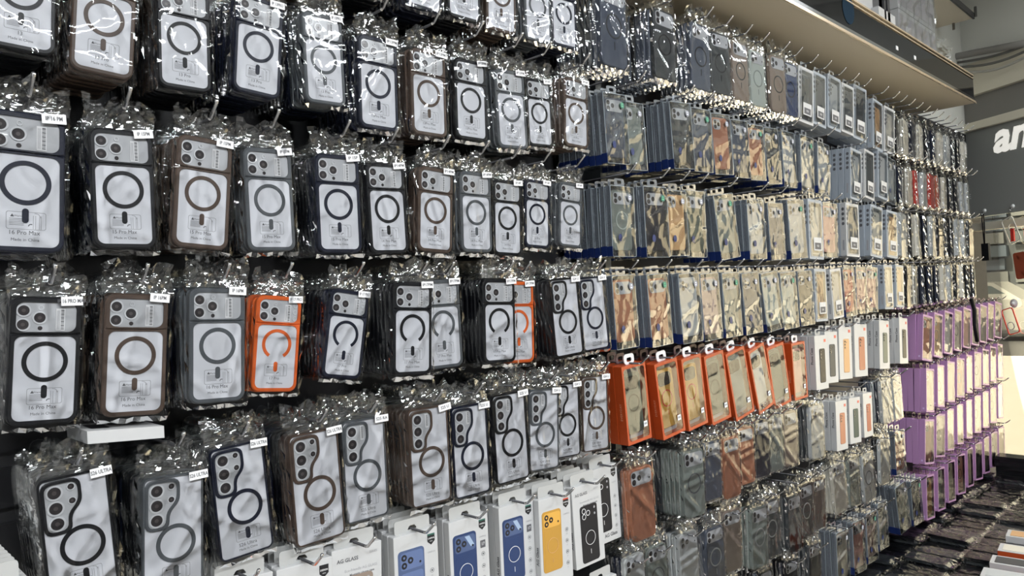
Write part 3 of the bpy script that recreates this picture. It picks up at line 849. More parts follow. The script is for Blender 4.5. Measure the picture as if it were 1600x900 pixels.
NAMES = {'bagged': 'bagged_phone_case', 'blister': 'clear_case_pack', 'greybox': 'windowed_case_carton', 'booklet': 'wallet_case',
         'orangebox': 'orange_case_box', 'purplebox': 'purple_case_box', 'whitebox': 'white_case_box'}
WORDS = {'bagged': 'bagged case', 'blister': 'case in a blue-banded clear pack', 'greybox': 'case in a grey windowed carton', 'booklet': 'wallet case',
         'orangebox': 'case in an orange window box', 'purplebox': 'case in a purple window box', 'whitebox': 'case pictured on a white box'}
SHORT = {'bagged': 'bagged case', 'blister': 'blue-banded pack', 'greybox': 'grey carton', 'booklet': 'wallet case', 'orangebox': 'orange box', 'purplebox': 'purple box', 'whitebox': 'white box'}
ORD = ('first second third fourth fifth sixth seventh eighth ninth tenth eleventh twelfth thirteenth fourteenth fifteenth sixteenth seventeenth eighteenth '
       'nineteenth twentieth twenty-first twenty-second twenty-third twenty-fourth twenty-fifth twenty-sixth twenty-seventh twenty-eighth twenty-ninth thirtieth '
       'thirty-first thirty-second thirty-third thirty-fourth thirty-fifth').split()
ROWZ = [CAM.z + 1.10 * k for k in (.7312, .5030, .2819, .0606, -.1567, -.376, -.6025, -.83)]
ROWN = ['top', 'second', 'third', 'fourth', 'fifth', 'sixth', 'seventh', 'bottom']


def hook(x, row, tip=-.225, z=None, label=None):
    z = ROWZ[row] if z is None else z
    def mk():
        b = MB(); L = -tip
        b.tube([(0, 0, -.018), (0, -L + .030, -.018)], .0026, METALD, 8)
        b.tube([(0, -L + .031, -.018), (0, -L + .024, -.0165), (0, -L + .004, .0), (0, -L + .001, .004)], .0028, METAL, 8)
        b.disc(0, -.018, .012, -.004, METALD, 12, depth=.003)
        return b.mesh('display_hook')
    me = cached(('hook', tip), mk)
    o = bpy.data.objects.new('display_hook', me); o.location = (x, -.012, z); COL.objects.link(o)
    tag(o, label, 'hook', 'display hooks')
    return o


BACKS = MB()


def place(o, s, loc, rot):
    o.location = loc; o.rotation_euler = rot; o.scale = (s, s, s)


# ------------------------------------------------------------------ near panel: clear ring cases
A = []   # row, series, colour, model, tag, top px, bottom px
L0 = [  # hung on the top row, only the lower ends are in the picture
    ('pro', 'brown', '12 Pro Max', 'IP12PM', (498, -150), (503, -22)), ('pro', 'black', '12 Pro Max', 'IP12PM', (583, -130), (586, -6)),
    ('pro', 'navy', '12 Pro Max', 'IP12PM', (662, -118), (664, 15)), ('pro', 'black', '12 Pro Max', 'IP12PM', (724, -98), (727, 31)),
    ('pro', 'brown', '12 Pro', 'IP12P', (783, -68), (785, 50)), ('pro', 'grey', '12 Pro', 'IP12P', (839, -47), (843, 65)),
    ('pro', 'navy', '12 Pro', 'IP12P', (880, -32), (884, 74))]
L1 = [('pro', 'black', '13', 'IP 13', (36, -110), (33, 78)), ('pro', 'brown', '13 Pro', 'IP 13PRO', (168, -61), (160, 116)), ('pro', 'black', '13 Pro', 'IP 13PRO', (287, -22), (291, 140)),
      ('pro', 'navy', '13 Pro', 'IP 13PRO', (408, -2), (402, 148)), ('pro', 'grey', '13 Pro', 'IP 13PRO', (503, 22), (511, 163)),
      ('pro', 'navy', '13Pro Max', 'IP13PM', (590, 59), (594, 202)), ('pro', 'brown', '13Pro Max', 'IP13PM', (669, 79), (673, 212)), ('pro', 'black', '13Pro Max', 'IP13PM', (735, 94), (739, 219)),
      ('pro', 'grey', '13Pro Max', 'IP13PM', (796, 110), (804, 232)), ('pro', 'black', '14 Pro', 'IP14P', (841, 124), (847, 229)), ('pro', 'brown', '14 Pro', 'IP14P', (900, 124), (902, 230))]
L2 = [('pro', 'navy', '16 Pro Max', 'IP 16 PM', (42, 176), (40, 394)), ('pro', 'black', '15 Pro Max', 'IP 15PM', (190, 203), (198, 388)), ('pro', 'brown', '15 Pro Max', 'IP 15PM', (322, 216), (314, 388)),
      ('pro', 'grey', '15 Pro Max', 'IP 15PM', (418, 232), (427, 392)), ('pro', 'navy', '15 Pro Max', 'IP 15P', (527, 242), (534, 395)), ('pro', 'black', '14 Pro Max', 'IP14PM', (602, 255), (611, 396)),
      ('pro', 'brown', '14 Pro Max', 'IP14PM', (682, 263), (681, 394)), ('pro', 'grey', '14 Pro Max', 'IP14PM', (743, 269), (747, 394)), ('pro', 'black', '14 Pro', 'IP14P', (793, 282), (795, 399)),
      ('pro', 'navy', '14 Pro', 'IP14P', (840, 282), (841, 387)), ('pro', 'grey', '14 Pro', 'IP14P', (892, 286), (892, 386))]
L3 = [('pro', 'black', '16 Pro Max', 'IP 16 PRO MAX', (75, 465), (67, 664)), ('pro', 'brown', '16 Pro Max', 'IP 16PM', (216, 460), (209, 650)), ('pro', 'grey', '16 Pro Max', 'IP 16PM', (341, 450), (341, 629)),
      ('open', 'orange', '17 Pro', 'IP 17 PRO', (438, 463), (429, 612)), ('open', 'navy', '17 Pro', 'IP 17 PRO', (548, 454), (534, 591)), ('open', 'black', '17 Pro Max', 'IP17PM', (646, 441), (646, 586)),
      ('open', 'grey', '17 Pro Max', 'IP17PM', (690, 437), (698, 575)), ('open', 'black', '17 Pro Max', 'IP17PM', (780, 436), (783, 567)), ('open', 'orange', '17 Pro Max', 'IP17PM', (810, 440), (813, 567)),
      ('galaxy', 'black', 'S24 Ultra', 'S24 U', (881, 435), (892, 555)), ('galaxy', 'navy', 'S24 Ultra', 'S24 U', (924, 433), (934, 546))]
L4 = [('galaxy', 'black', 'S26 Ultra', 'S26 ULTRA', (114, 741), (136, 938)), ('galaxy', 'grey', 'S26 Ultra', 'S26 ULTRA', (272, 742), (272, 932)), ('galaxy', 'navy', 'S26 Ultra', 'S26 ULTRA', (370, 695), (389, 867)),
      ('galaxy', 'brown', 'S26 Ultra', 'S26 ULTRA', (490, 674), (504, 846)), ('galaxy', 'grey', 'S25 Ultra', 'S25 RA', (568, 654), (576, 812)), ('galaxy', 'brown', 'S25 Ultra', 'S25 U', (669, 636), (677, 788)),
      ('galaxy', 'navy', 'S25 Ultra', 'S25 U', (733, 633), (741, 774)), ('galaxy', 'black', 'S25 Ultra', 'S25 U', (795, 614), (804, 752)), ('galaxy', 'grey', 'S24 Ultra', 'S24 U', (850, 608), (852, 734)),
      ('galaxy', 'black', 'S24 Ultra', 'S24 U', (884, 599), (888, 714)), ('galaxy', 'brown', 'S24 Ultra', 'S24 U', (929, 587), (933, 704))]
NUMW = {'12': 'twelve', '13': 'thirteen', '14': 'fourteen', '15': 'fifteen', '16': 'sixteen', '17': 'seventeen', 'S24': 'S24', 'S25': 'S25', 'S26': 'S26'}
seed = 0
for row, rowl in enumerate((L0, L1, L2, L3, L4)):
    for i, (series, colour, model, tg, top, bot) in enumerate(rowl):
        seed += 1; yf = -.200 if row != 3 or i not in (6, 8) else -.185
        if row == 0: yf = -.195
        T3, B3 = P(*top, yf), P(*bot, yf)
        d = T3 - B3; s = d.length / .168; th = math.atan2(d.x, d.z)
        yaw = math.radians(-2 - 4 * min(1, max(0, (top[0] - 200) / 700)) + rnd.uniform(-1.5, 1.5))
        parts, (w_, h_, t_) = cached(('rc', series, colour, model, seed), lambda: ring_case(series, colour, model, tg, seed))
        root = empty('clear_ring_case')
        place(root, s, (B3.x, yf + t_ * s, B3.z), (0, th, yaw))
        nb = rowl[i - 1][1] if i else rowl[i + 1][1]
        where = 'first' if i == 0 else ORD[i]
        tag(root, f'{colour}-rimmed clear case with white card, front of {where} hook, {ROWN[row]} row, near panel', 'phone case', 'front cases of the near panel')
        assemble(parts, root)
        step = .0132; n = 6
        jx = 0; own = colour
        gap = 20 if i in () else 0
        nmax = int((abs(yf) - .045) / step)
        hid = row == 3 and i in (6, 8)
        for k in range(1, nmax):
            if hid and k > 1: break
            if k > 2 and rnd.random() < .18: own = rnd.choice(['black', 'navy', 'black', colour])
            jx += rnd.uniform(-.0016, .0016)
            loc = (B3.x + jx, yf + (t_ + .0008) * s + k * step, B3.z + rnd.uniform(-.002, .003))
            rot = (rnd.uniform(-.015, .015), th * (1 - .05 * k) + rnd.uniform(-.012, .012), yaw * .7 + rnd.uniform(-.02, .02))
            bm_ = cached(('rb', own, seed % 3), lambda: ring_case_back(own, 100 + seed % 3))
            if k < n:
                o = bpy.data.objects.new('clear_ring_case', bm_); COL.objects.link(o); place(o, s, loc, rot)
                tag(o, f'bagged clear case stacked behind the {colour} front one, {where} hook, {ROWN[row]} row, near panel', 'phone case', f'cases behind the {where} front case, {ROWN[row]} row, near panel')
            else:
                M_ = Matrix.LocRotScale(Vector(loc), Euler(rot), Vector((s, s, s)))
                vv = [M_ @ v.co for v in bm_.vertices]; base = len(BACKS.v); BACKS.v += [tuple(v) for v in vv]
                for p_ in bm_.polygons:
                    BACKS.f.append(tuple(q + base for q in p_.vertices)); BACKS.mi.append(BACKS.m(bm_.materials[p_.material_index])); BACKS.sm.append(False)
        hook(T3.x, row, -.235 if not hid else -.215, label=f'steel hook carrying the {colour}-rimmed cases, {where} along the {ROWN[row]} row, near panel')
tag(BACKS.build('packed_phone_cases'), 'dark bagged cases packed deep on the hooks of the near panel', 'phone cases', kind='stuff')

# ------------------------------------------------------------------ far panel
Rr = [
 [  # top row
  ('bagged', 'blue grey', 'dark grey', (957, -22), (962, 105), 9), ('bagged', 'dark grey', 'black', (1037, 17), (1041, 124), 9), ('bagged', 'blue grey', 'black', (1093, 38), (1097, 140), 7),
  ('bagged', 'dark grey', 'black', (1124, 52), (1129, 147), 6), ('bagged', 'taupe', 'black', (1155, 66), (1160, 157), 6), ('bagged', 'pale green', 'green grey', (1182, 80), (1187, 166), 6),
  ('bagged', 'taupe', 'black', (1214, 88), (1219, 176), 6), ('bagged', 'blue', 'black', (1234, 99), (1237, 181), 4), ('greybox', 'dark grey', None, (1259, 107), (1260, 193), 5),
  ('greybox', 'grey', None, (1280, 115), (1281, 197), 3), ('greybox', 'silver', None, (1303, 120), (1304, 203), 5), ('greybox', 'grey', None, (1324, 133), (1325, 209), 3),
  ('greybox', 'dark grey', None, (1343, 136), (1344, 219), 4), ('greybox', 'tan', None, (1371, 158), (1372, 234), 4), ('greybox', 'cream', None, (1389, 169), (1390, 240), 3)],
 [
  ('blister', 'blue grey', 'grey', (960, 146), (968, 256), 8), ('blister', 'green grey', None, (988, 160), (996, 266), 5), ('blister', 'dark grey', None, (1063, 160), (1071, 264), 8),
  ('blister', 'blue grey', None, (1095, 170), (1101, 269), 6), ('blister', 'copper', None, (1126, 178), (1133, 273), 6), ('blister', 'blue grey', None, (1155, 188), (1161, 278), 6), ('blister', 'copper', None, (1180, 195), (1186, 282), 5),
  ('blister', 'dark grey', None, (1204, 200), (1212, 288), 6), ('blister', 'silver', None, (1231, 206), (1236, 293), 5), ('blister', 'cream', None, (1260, 213), (1263, 300), 5), ('blister', 'silver', None, (1286, 224), (1288, 304), 4),
  ('greybox', 'silver', None, (1337, 234), (1338, 313), 6), ('greybox', 'dark grey', None, (1358, 236), (1359, 311), 4), ('greybox', 'white', None, (1379, 236), (1380, 311), 3), ('blister', 'silver', None, (1392, 248), (1393, 318), 3)],
 [
  ('blister', 'green grey', 'pale green', (972, 291), (977, 401), 9), ('blister', 'navy', None, (1024, 292), (1030, 402), 7), ('blister', 'tan', None, (1056, 298), (1062, 400), 5), ('blister', 'olive', None, (1085, 298), (1090, 402), 5),
  ('blister', 'green grey', None, (1131, 303), (1143, 404), 6), ('blister', 'silver', None, (1180, 312), (1186, 405), 6), ('blister', 'blue grey', None, (1211, 317), (1217, 406), 4), ('blister', 'silver', None, (1243, 312), (1250, 404), 5),
  ('greybox', 'cream', None, (1273, 312), (1277, 405), 4), ('blister', 'pink', None, (1296, 317), (1299, 402), 3), ('greybox', 'grey', None, (1331, 318), (1334, 401), 4), ('greybox', 'cream', None, (1369, 322), (1370, 402), 6),
  ('greybox', 'tan', None, (1393, 330), (1395, 403), 4)],
 [
  ('blister', 'copper', None, (974, 430), (982, 544), 8), ('blister', 'copper', None, (1027, 428), (1036, 540), 7), ('blister', 'silver', None, (1076, 427), (1084, 535), 6), ('blister', 'rose', None, (1108, 427), (1116, 531), 5),
  ('blister', 'green grey', None, (1141, 426), (1148, 526), 5), ('blister', 'blue grey', None, (1172, 426), (1180, 521), 5), ('blister', 'pale green', None, (1203, 425), (1213, 516), 5), ('blister', 'pale green', None, (1231, 425), (1238, 513), 4),
  ('blister', 'dark grey', None, (1257, 423), (1263, 508), 4), ('greybox', 'tan', None, (1281, 420), (1285, 502), 4), ('greybox', 'silver', None, (1305, 420), (1311, 497), 4), ('blister', 'red', None, (1325, 417), (1331, 494), 4),
  ('blister', 'pink', None, (1345, 417), (1348, 490), 3), ('blister', 'pink', None, (1362, 417), (1364, 487), 3), ('greybox', 'cream', None, (1387, 414), (1390, 483), 3), ('greybox', 'tan', None, (1405, 414), (1407, 480), 3)],
 [
  ('orangebox', 'olive', 'black', (990, 569), (1001, 690), 3), ('orangebox', 'yellow', 'red', (1041, 564), (1055, 680), 4), ('orangebox', 'yellow', 'red', (1080, 557), (1092, 667), 2), ('orangebox', 'olive', 'black', (1116, 552), (1129, 658), 3),
  ('orangebox', 'green grey', None, (1150, 547), (1166, 650), 3), ('orangebox', 'silver', None, (1182, 542), (1199, 639), 3), ('orangebox', 'olive', None, (1213, 539), (1225, 633), 3), ('orangebox', 'pink', None, (1247, 535), (1253, 623), 4),
  ('whitebox', 'black', None, (1282, 524), (1286, 608), 3), ('whitebox', 'dark grey', None, (1298, 518), (1301, 598), 2), ('whitebox', 'tan', None, (1320, 509), (1323, 592), 3), ('whitebox', 'copper', None, (1344, 506), (1347, 588), 3),
  ('whitebox', 'olive', None, (1381, 501), (1383, 576), 5), ('whitebox', 'black', None, (1411, 497), (1413, 568), 5)],
 [
  ('bagged', 'copper', None, (1001, 730), (1009, 842), 6), ('bagged', 'green grey', 'grey', (1083, 702), (1088, 807), 9), ('bagged', 'blue grey', None, (1112, 690), (1117, 780), 4), ('bagged', 'copper', None, (1142, 683), (1147, 777), 4),
  ('bagged', 'copper', None, (1164, 668), (1169, 756), 4), ('bagged', 'navy', None, (1189, 657), (1193, 745), 4), ('bagged', 'green grey', 'grey', (1211, 650), (1215, 735), 4), ('bagged', 'taupe', None, (1234, 643), (1238, 727), 4),
  ('bagged', 'silver', None, (1275, 634), (1279, 716), 7), ('whitebox', 'copper', None, (1314, 626), (1317, 703), 4), ('whitebox', 'dark green', None, (1335, 621), (1338, 692), 3), ('whitebox', 'rust', None, (1355, 614), (1358, 682), 3),
  ('bagged', 'silver', 'grey', (1383, 594), (1388, 660), 6), ('bagged', 'silver', 'grey', (1400, 590), (1405, 654), 4)],
 [
  ('bagged', 'silver', None, (991, 868), (997, 970), 5), ('bagged', 'green grey', 'grey', (1026, 852), (1032, 950), 4), ('bagged', 'silver', None, (1075, 832), (1081, 928), 8), ('bagged', 'blue grey', 'silver', (1116, 824), (1122, 916), 5),
  ('bagged', 'taupe', None, (1143, 796), (1147, 892), 6), ('bagged', 'green grey', 'silver', (1186, 791), (1190, 886), 7), ('bagged', 'dark grey', 'silver', (1205, 781), (1209, 870), 5), ('bagged', 'dark grey', None, (1240, 768), (1244, 861), 7),
  ('bagged', 'black', 'silver', (1259, 757), (1263, 839), 4), ('bagged', 'brown', None, (1279, 748), (1282, 826), 3), ('bagged', 'cream', None, (1309, 716), (1317, 800), 6), ('bagged', 'green grey', 'grey', (1333, 706), (1337, 790), 3), ('bagged', 'silver', 'grey', (1354, 697), (1361, 782), 4),
  ('bagged', 'silver', None, (1381, 680), (1384, 755), 4), ('blister', 'rust', None, (1405, 672), (1409, 740), 5)],
 [
  ('bagged', 'dark grey', None, (1140, 905), (1144, 990), 5), ('bagged', 'black', None, (1196, 892), (1200, 970), 5), ('bagged', 'black', 'grey', (1236, 876), (1240, 950), 5), ('bagged', 'dark grey', None, (1272, 850), (1275, 930), 4), ('blister', 'cream', None, (1316, 829), (1320, 912), 6), ('blister', 'pink', None, (1341, 813), (1345, 894), 4), ('blister', 'rose', None, (1361, 800), (1365, 877), 3), ('blister', 'silver', None, (1378, 784), (1382, 857), 4), ('blister', 'green grey', None, (1408, 757), (1416, 829), 5),
  ('blister', 'dark grey', None, (1431, 749), (1436, 818), 4)],
]
# rows that run on as narrow wallet cases and purple boxes towards the shop window
book_cols = [['black', 'cream', 'navy', 'cream', 'black', 'navy', 'cream', 'silver', 'black', 'black', 'cream'], ['navy', 'cream', 'red', 'silver', 'red', 'rust', 'cream', 'black', 'black', 'silver', 'silver'],
             ['silver', 'black', 'cream', 'navy', 'silver', 'black', 'black', 'black', 'silver', 'silver', 'dark grey'], ['black', 'cream', 'navy', 'navy', 'navy', 'cream', 'silver', 'black', 'cream', 'black', 'black']]  # cream entries paint in the daylight reflected off wallet fronts
book_ref = [((1402, 183), (1403, 240)), ((1409, 262), (1410, 318)), ((1412, 334), (1413, 402)), ((1420, 418), (1421, 479))]
purp_cols = ['rust', 'olive', 'pink', 'tan', 'silver', 'cream', 'silver', 'rose', 'grey', 'cream']
purp_ref = [((1449, 493), (1449, 564)), ((1453, 576), (1454, 644)), ((1452, 655), (1453, 725)), ((1453, 742), (1455, 811))]
YF = -.195
EXTRA = [[] for _ in range(8)]
for k in range(4):
    t3, b3 = P(*book_ref[k][0], YF), P(*book_ref[k][1], YF)
    for j in range(11):
        EXTRA[k].append(('booklet', book_cols[k][j], None, (t3.x + .112 * j, t3.z), (b3.x + .112 * j, b3.z), 4))
for k in range(4):
    t3, b3 = P(*purp_ref[k][0], YF), P(*purp_ref[k][1], YF)
    for j in range(9 if k < 2 else 9):
        x_ = t3.x + .172 * j
        if x_ > 5.45: break
        EXTRA[4 + k].append(('purplebox', purp_cols[(j * 3 + k) % 10], 'grey' if j % 2 else None, (x_, t3.z), (b3.x + .172 * j, b3.z), 4 if j else 6))
for row in range(8):
    items = [(kd, c, rg, P(*tp, YF), P(*bt, YF), n) for kd, c, rg, tp, bt, n in Rr[row]]
    items += [(kd, c, rg, Vector((tp[0], YF, tp[1])), Vector((bt[0], YF, bt[1])), n) for kd, c, rg, tp, bt, n in EXTRA[row]]
    for i, (kd, colour, ring, T3, B3, n) in enumerate(items):
        seed += 1; d = T3 - B3
        parts, (w_, h_, t_) = cached(('pk', kd, colour, ring, seed % 3), lambda: pack_parts(kd, colour, ring, 300 + seed % 3))
        s = d.length / h_; th = math.atan2(d.x, d.z); yaw = math.radians(rnd.uniform(-7, -1) if kd != 'booklet' else rnd.uniform(2, 16))
        if row > 4: s = min(s, 1.12)
        root = empty(NAMES[kd]); place(root, s, (B3.x, YF + t_ * s, B3.z), (0, th, yaw))
        tag(root, f'{colour} {WORDS[kd]}, front of {ORD[i]} hook, {ROWN[row]} row, far panel', 'phone case', f'front {SHORT[kd]}s of the far panel')
        assemble(parts, root)
        gap = t_ * s + .0025; jx = 0; own = colour
        nn = min(n, int((.185) / gap))
        for k in range(1, nn):
            if kd in ('bagged', 'blister') and rnd.random() < .5: own = rnd.choice(['black', 'navy', 'dark grey', colour, 'blue grey'])
            if kd == 'booklet': own = rnd.choice(['black', 'black', 'navy', 'dark grey'])
            jx += rnd.uniform(-.002, .002)
            bm_ = cached(('pb', kd, own, seed % 2), lambda: pack_back(kd, own, 500 + seed % 2))
            o = bpy.data.objects.new(NAMES[kd], bm_); COL.objects.link(o)
            place(o, s, (B3.x + jx, YF + t_ * s + k * gap, B3.z + rnd.uniform(-.002, .003)), (rnd.uniform(-.01, .01), th * .8 + rnd.uniform(-.01, .01), yaw * .7))
            tag(o, f'{SHORT[kd]} stacked behind the {colour} front one, {ORD[i]} hook, {ROWN[row]} row, far panel', 'phone case', f'packs behind the front of the {ORD[i]} hook, {ROWN[row]} row, far panel')
        hook(T3.x, row, -.232, label=f'steel hook carrying the {colour} {SHORT[kd]}, {ORD[i]} along the {ROWN[row]} row, far panel')

# divider post between the panels
x0 = P(944, 420, -.1).x
b = MB(); b.box(x0 - .012, x0 + .012, -.115, -.001, .1, 2.95, mat('post_grey', (.07, .08, .085), .4)); tag(b.build('divider_post'), 'dark grey upright post between the near and far display panels', 'post')


# ------------------------------------------------------------------ printed white boxes along the sixth row of the near panel
def shield(b, cx, cz, w, y, band):
    pts = [(cx - w / 2, cz + w * .6), (cx + w / 2, cz + w * .6), (cx + w / 2, cz - w * .25), (cx, cz - w * .65), (cx - w / 2, cz - w * .25)]
    b.add([(x, y, z) for x, z in pts], [(0, 1, 2, 3, 4)], INKB)
    b.box(cx - w / 2, cx + w / 2, y - .0002, y, cz + w * .42, cz + w * .6, band)
    b.text('UNIPHA' if band is not INKB else 'DESIGN', w * .24, cx, cz + w * .08, y - .0003, WHITE, bold=.02); b.text('***', w * .3, cx, cz - w * .3, y - .0003, WHITE)


INKB = mat('ink_black', (.012, .012, .014), .4)
GREEN = mat('band_green', (.03, .12, .09), .4); REDB = mat('band_red', (.55, .06, .03), .4)


def glass_box(style, colour, seed):
    w, h, t = .105, .200, .018; ps = []
    b = MB(); b.prism(rr(0, h / 2, w, h, .0015, 1), 0, -t, BOXW, .0008); ps.append(('carton', b))
    b = MB(); o = smooth_poly([(-w * .40, h - .002), (w * .40, h - .002), (w * .40, h + .026), (-w * .40, h + .026)], .006, 3)
    i = smooth_poly([(-w * .11, h + .004), (w * .11, h + .004), (w * .06, h + .012), (-w * .06, h + .012)], .003, 3)
    b.loop(o, i, -t * .25, -t * .25 - .0012, BOXW2); ps.append(('header_card', b))
    y = -t - .0003
    cw = .062; chh = .140; cx = -.013 if style != 'type' else .002; cz0 = .008 if style == 'type' else .030
    b = MB(); fm = cm(colour)
    body = mat('print_' + colour.replace(' ', '_'), COLS[colour], .3)
    b.prism(rr(cx, cz0 + chh / 2, cw, chh, .008, 5), -t, y - .0004, body)
    if style in ('blue', 'yellow', 'bar'):
        lt = mat('print_light_' + colour.replace(' ', '_'), tuple(min(1, c * 1.4 + .01) for c in COLS[colour]), .3)
        b.prism(rr(cx + .001, cz0 + chh * .845, cw * .88, chh * .24, .007, 4), -t, y - .0008, lt)
        b.prism(rr(cx + .001, cz0 + chh * .36, cw * .84, chh * .64, .006, 4), -t, y - .0006, lt if style == 'blue' else body)
        for du, dv in ((-.28, .90), (-.28, .79), (-.04, .845)):
            b.disc(cx + cw * du, cz0 + chh * dv, cw * .105, y - .0011, INKB, 18); b.disc(cx + cw * du, cz0 + chh * dv, cw * .04, y - .0013, lt, 10)
        b.disc(cx + cw * .33, cz0 + chh * .79, cw * .04, y - .0011, INKB, 10)
        if style == 'bar': b.add([(cx + cw * .0, y - .001, cz0 + chh * .95), (cx + cw * .2, y - .001, cz0 + chh * .95), (cx + cw * .4, y - .001, cz0 + chh * .80), (cx + cw * .25, y - .001, cz0 + chh * .78)], [(0, 1, 2, 3)], mat('print_sheen', (.35, .45, .6), .3))
    else:
        for du, dv in ((-.28, .91), (-.28, .81), (-.04, .86)): b.ring(cx + cw * du, cz0 + chh * dv, cw * .09, cw * .11, y - .0004, y - .0010, WHITE, n=18)
        for dv in (.93, .82): b.disc(cx + cw * .33, cz0 + chh * dv, cw * .05, y - .0011, INKL, 12)
    b.ring(cx + .001, cz0 + chh * .42, cw * .27, cw * .285, y - .0006, y - .0012, WHITE if style != 'yellow' else cm('tan'), n=36)
    b.box(cx - .0003, cx + .0007, y - .0012, y - .0006, cz0 + chh * .14, cz0 + chh * .22, WHITE if style != 'yellow' else cm('tan'))
    ps.append(('case_picture', b))
    b = MB()
    if style == 'type':
        b.text('AG GLASS', .0098, -.020, h - .022, y, INK, bold=.02); b.text('SERIES', .006, .034, h - .017, y, INKL)
        b.text('Eco-friendly AG GLASS', .0072, .008, h - .042, y, INKL); b.text('Magnetic phone case', .0062, .010, h - .051, y, INK, bold=.02)
    else:
        shield(b, .036, h - .022, .018, y, {'blue': GREEN, 'bar': GREEN, 'yellow': REDB}.get(style, INKB))
        b.text('UNIPHA', .0050, .036, h - .048, y, INKL)
        for k in range(4):
            zc = h - .085 - .026 * k
            b.ring(.036, zc, .0042, .0048, y, y - .0002, INK, n=16); b.disc(.036, zc, .0020, y - .0002, INK, 8); b.text('||||', .004, .036, zc - .010, y, INKL)
        if style == 'bar': b.box(.029, .043, y - .0002, y, h - .072, h - .056, INK); b.text('17', .009, .036, h - .064, y - .0004, WHITE)
        if style == 'wide': b.text('AG Glass', .013, .012, .018, y, INK, bold=.03)
    ps.append(('front_print', b))
    b = MB(); b.text('AG Glass', .011, -t / 2, h * .35, -w / 2 - .0004, INK, math.pi / 2, face='side', bold=.03); ps.append(('side_print', b))
    return [(n_, m_.mesh(n_)) for n_, m_ in ps], (w, h, t)


def glass_back():
    w, h, t = .105, .200, .018; b = MB(); b.prism(rr(0, h / 2, w, h, .0015, 1), 0, -t, BOXW, .0008)
    o = smooth_poly([(-w * .40, h - .002), (w * .40, h - .002), (w * .40, h + .026), (-w * .40, h + .026)], .006, 3)
    i = smooth_poly([(-w * .11, h + .004), (w * .11, h + .004), (w * .06, h + .012), (-w * .06, h + .012)], .003, 3)
    b.loop(o, i, -t * .25, -t * .25 - .0012, BOXW2)
    return b.mesh('printed_case_box')


# style, colour, TL px, TR px, depth of face, label
G = [('orange', 'copper', (333, 915), (424, 893), -.195, 'blank'), ('wide', 'orange', (434, 892), (518, 868), -.20, 'with orange case picture and dark shield mark'),
     ('type', 'taupe', (521, 862), (594, 843), -.20, 'lettered AG GLASS over a pale brown case picture'),
     ('blue', 'light blue', (612, 843), (686, 820), -.20, 'with pale blue case picture and green-topped shield mark'),
     ('bar', 'blue', (700, 819), (763, 799), -.20, 'with deep blue case picture, next after the pale blue one'),
     ('bar', 'blue', (776, 796), (836, 777), -.20, 'with deep blue case picture, beside the yellow one'),
     ('yellow', 'yellow', (839, 784), (893, 767), -.22, 'with yellow case picture and red-topped shield mark'),
     ('type', 'black', (894, 764), (937, 748), -.215, 'lettered AG GLASS over a black case picture'),
     ('wide', 'black', (922, 737), (964, 722), -.17, 'with AG Glass lettering at its foot, beside the dark post')]
for i, (style, colour, TL, TR, yf, lab) in enumerate(G):
    seed += 1; a, c = P(*TL, yf), P(*TR, yf); w0 = (c - a).length
    parts, (w_, h_, t_) = glass_box(style, colour, seed); s = max(.78, min(1.0, w0 / w_)); s = .93
    th = -math.atan2(c.z - a.z, c.x - a.x) * 1.0
    th = max(-.05, min(.05, th)); top = (a + c) / 2
    root = empty('printed_case_box'); hh = h_ * s
    yaw = math.radians(-3)
    place(root, s, (top.x - math.sin(th) * hh, yf + t_ * s, top.z - hh), (0, th, yaw))
    assemble(parts, root)
    tag(root, (f'white case box {lab}, sixth row' if lab != 'blank' else 'white case box just showing under the navy-rimmed clear case'), 'box', 'printed white boxes, near panel')
    for k in range(1, 7):
        y = yf + t_ * s + k * .0215 * s
        if y > -.03: break
        o = bpy.data.objects.new('printed_case_box', cached(('gb',), glass_back)); COL.objects.link(o)
        place(o, s, (top.x - math.sin(th) * hh + rnd.uniform(-.003, .003), y, top.z - hh + rnd.uniform(-.003, .004)), (0, th, yaw))
        tag(o, f'white box behind the {ORD[i]} printed white box, sixth row, near panel', 'box', f'boxes behind the {ORD[i]} printed white box')
    hook(top.x, 5, yf - .045, z=top.z + .022, label=f'steel hook through the header of the {ORD[i]} printed white box')
# one more box a row lower beside the post
a = P(952, 890, -.18); seed += 1; parts, (w_, h_, t_) = glass_box('yellow', 'red', seed)
root = empty('printed_case_box'); place(root, .93, (a.x - .03, -.17, a.z - .2), (0, 0, 0)); tag(root, 'white case box in the seventh row under the AG Glass one', 'box', 'printed white boxes, near panel')
assemble(parts, root)

# pile of white boxes poking in at the bottom corner
b3 = P(10, 905, -.26)
for k in range(12):
    o = bpy.data.objects.new('printed_case_box', cached(('gb',), glass_back)); COL.objects.link(o)
    place(o, .95, (b3.x - .03, -.27 + k * .019, b3.z - .19 - .000 * k), (0, 0, 0))
    tag(o, 'plain white box edge in the stack at the lower corner under the black-rimmed case', 'box', 'white boxes at the lower corner')

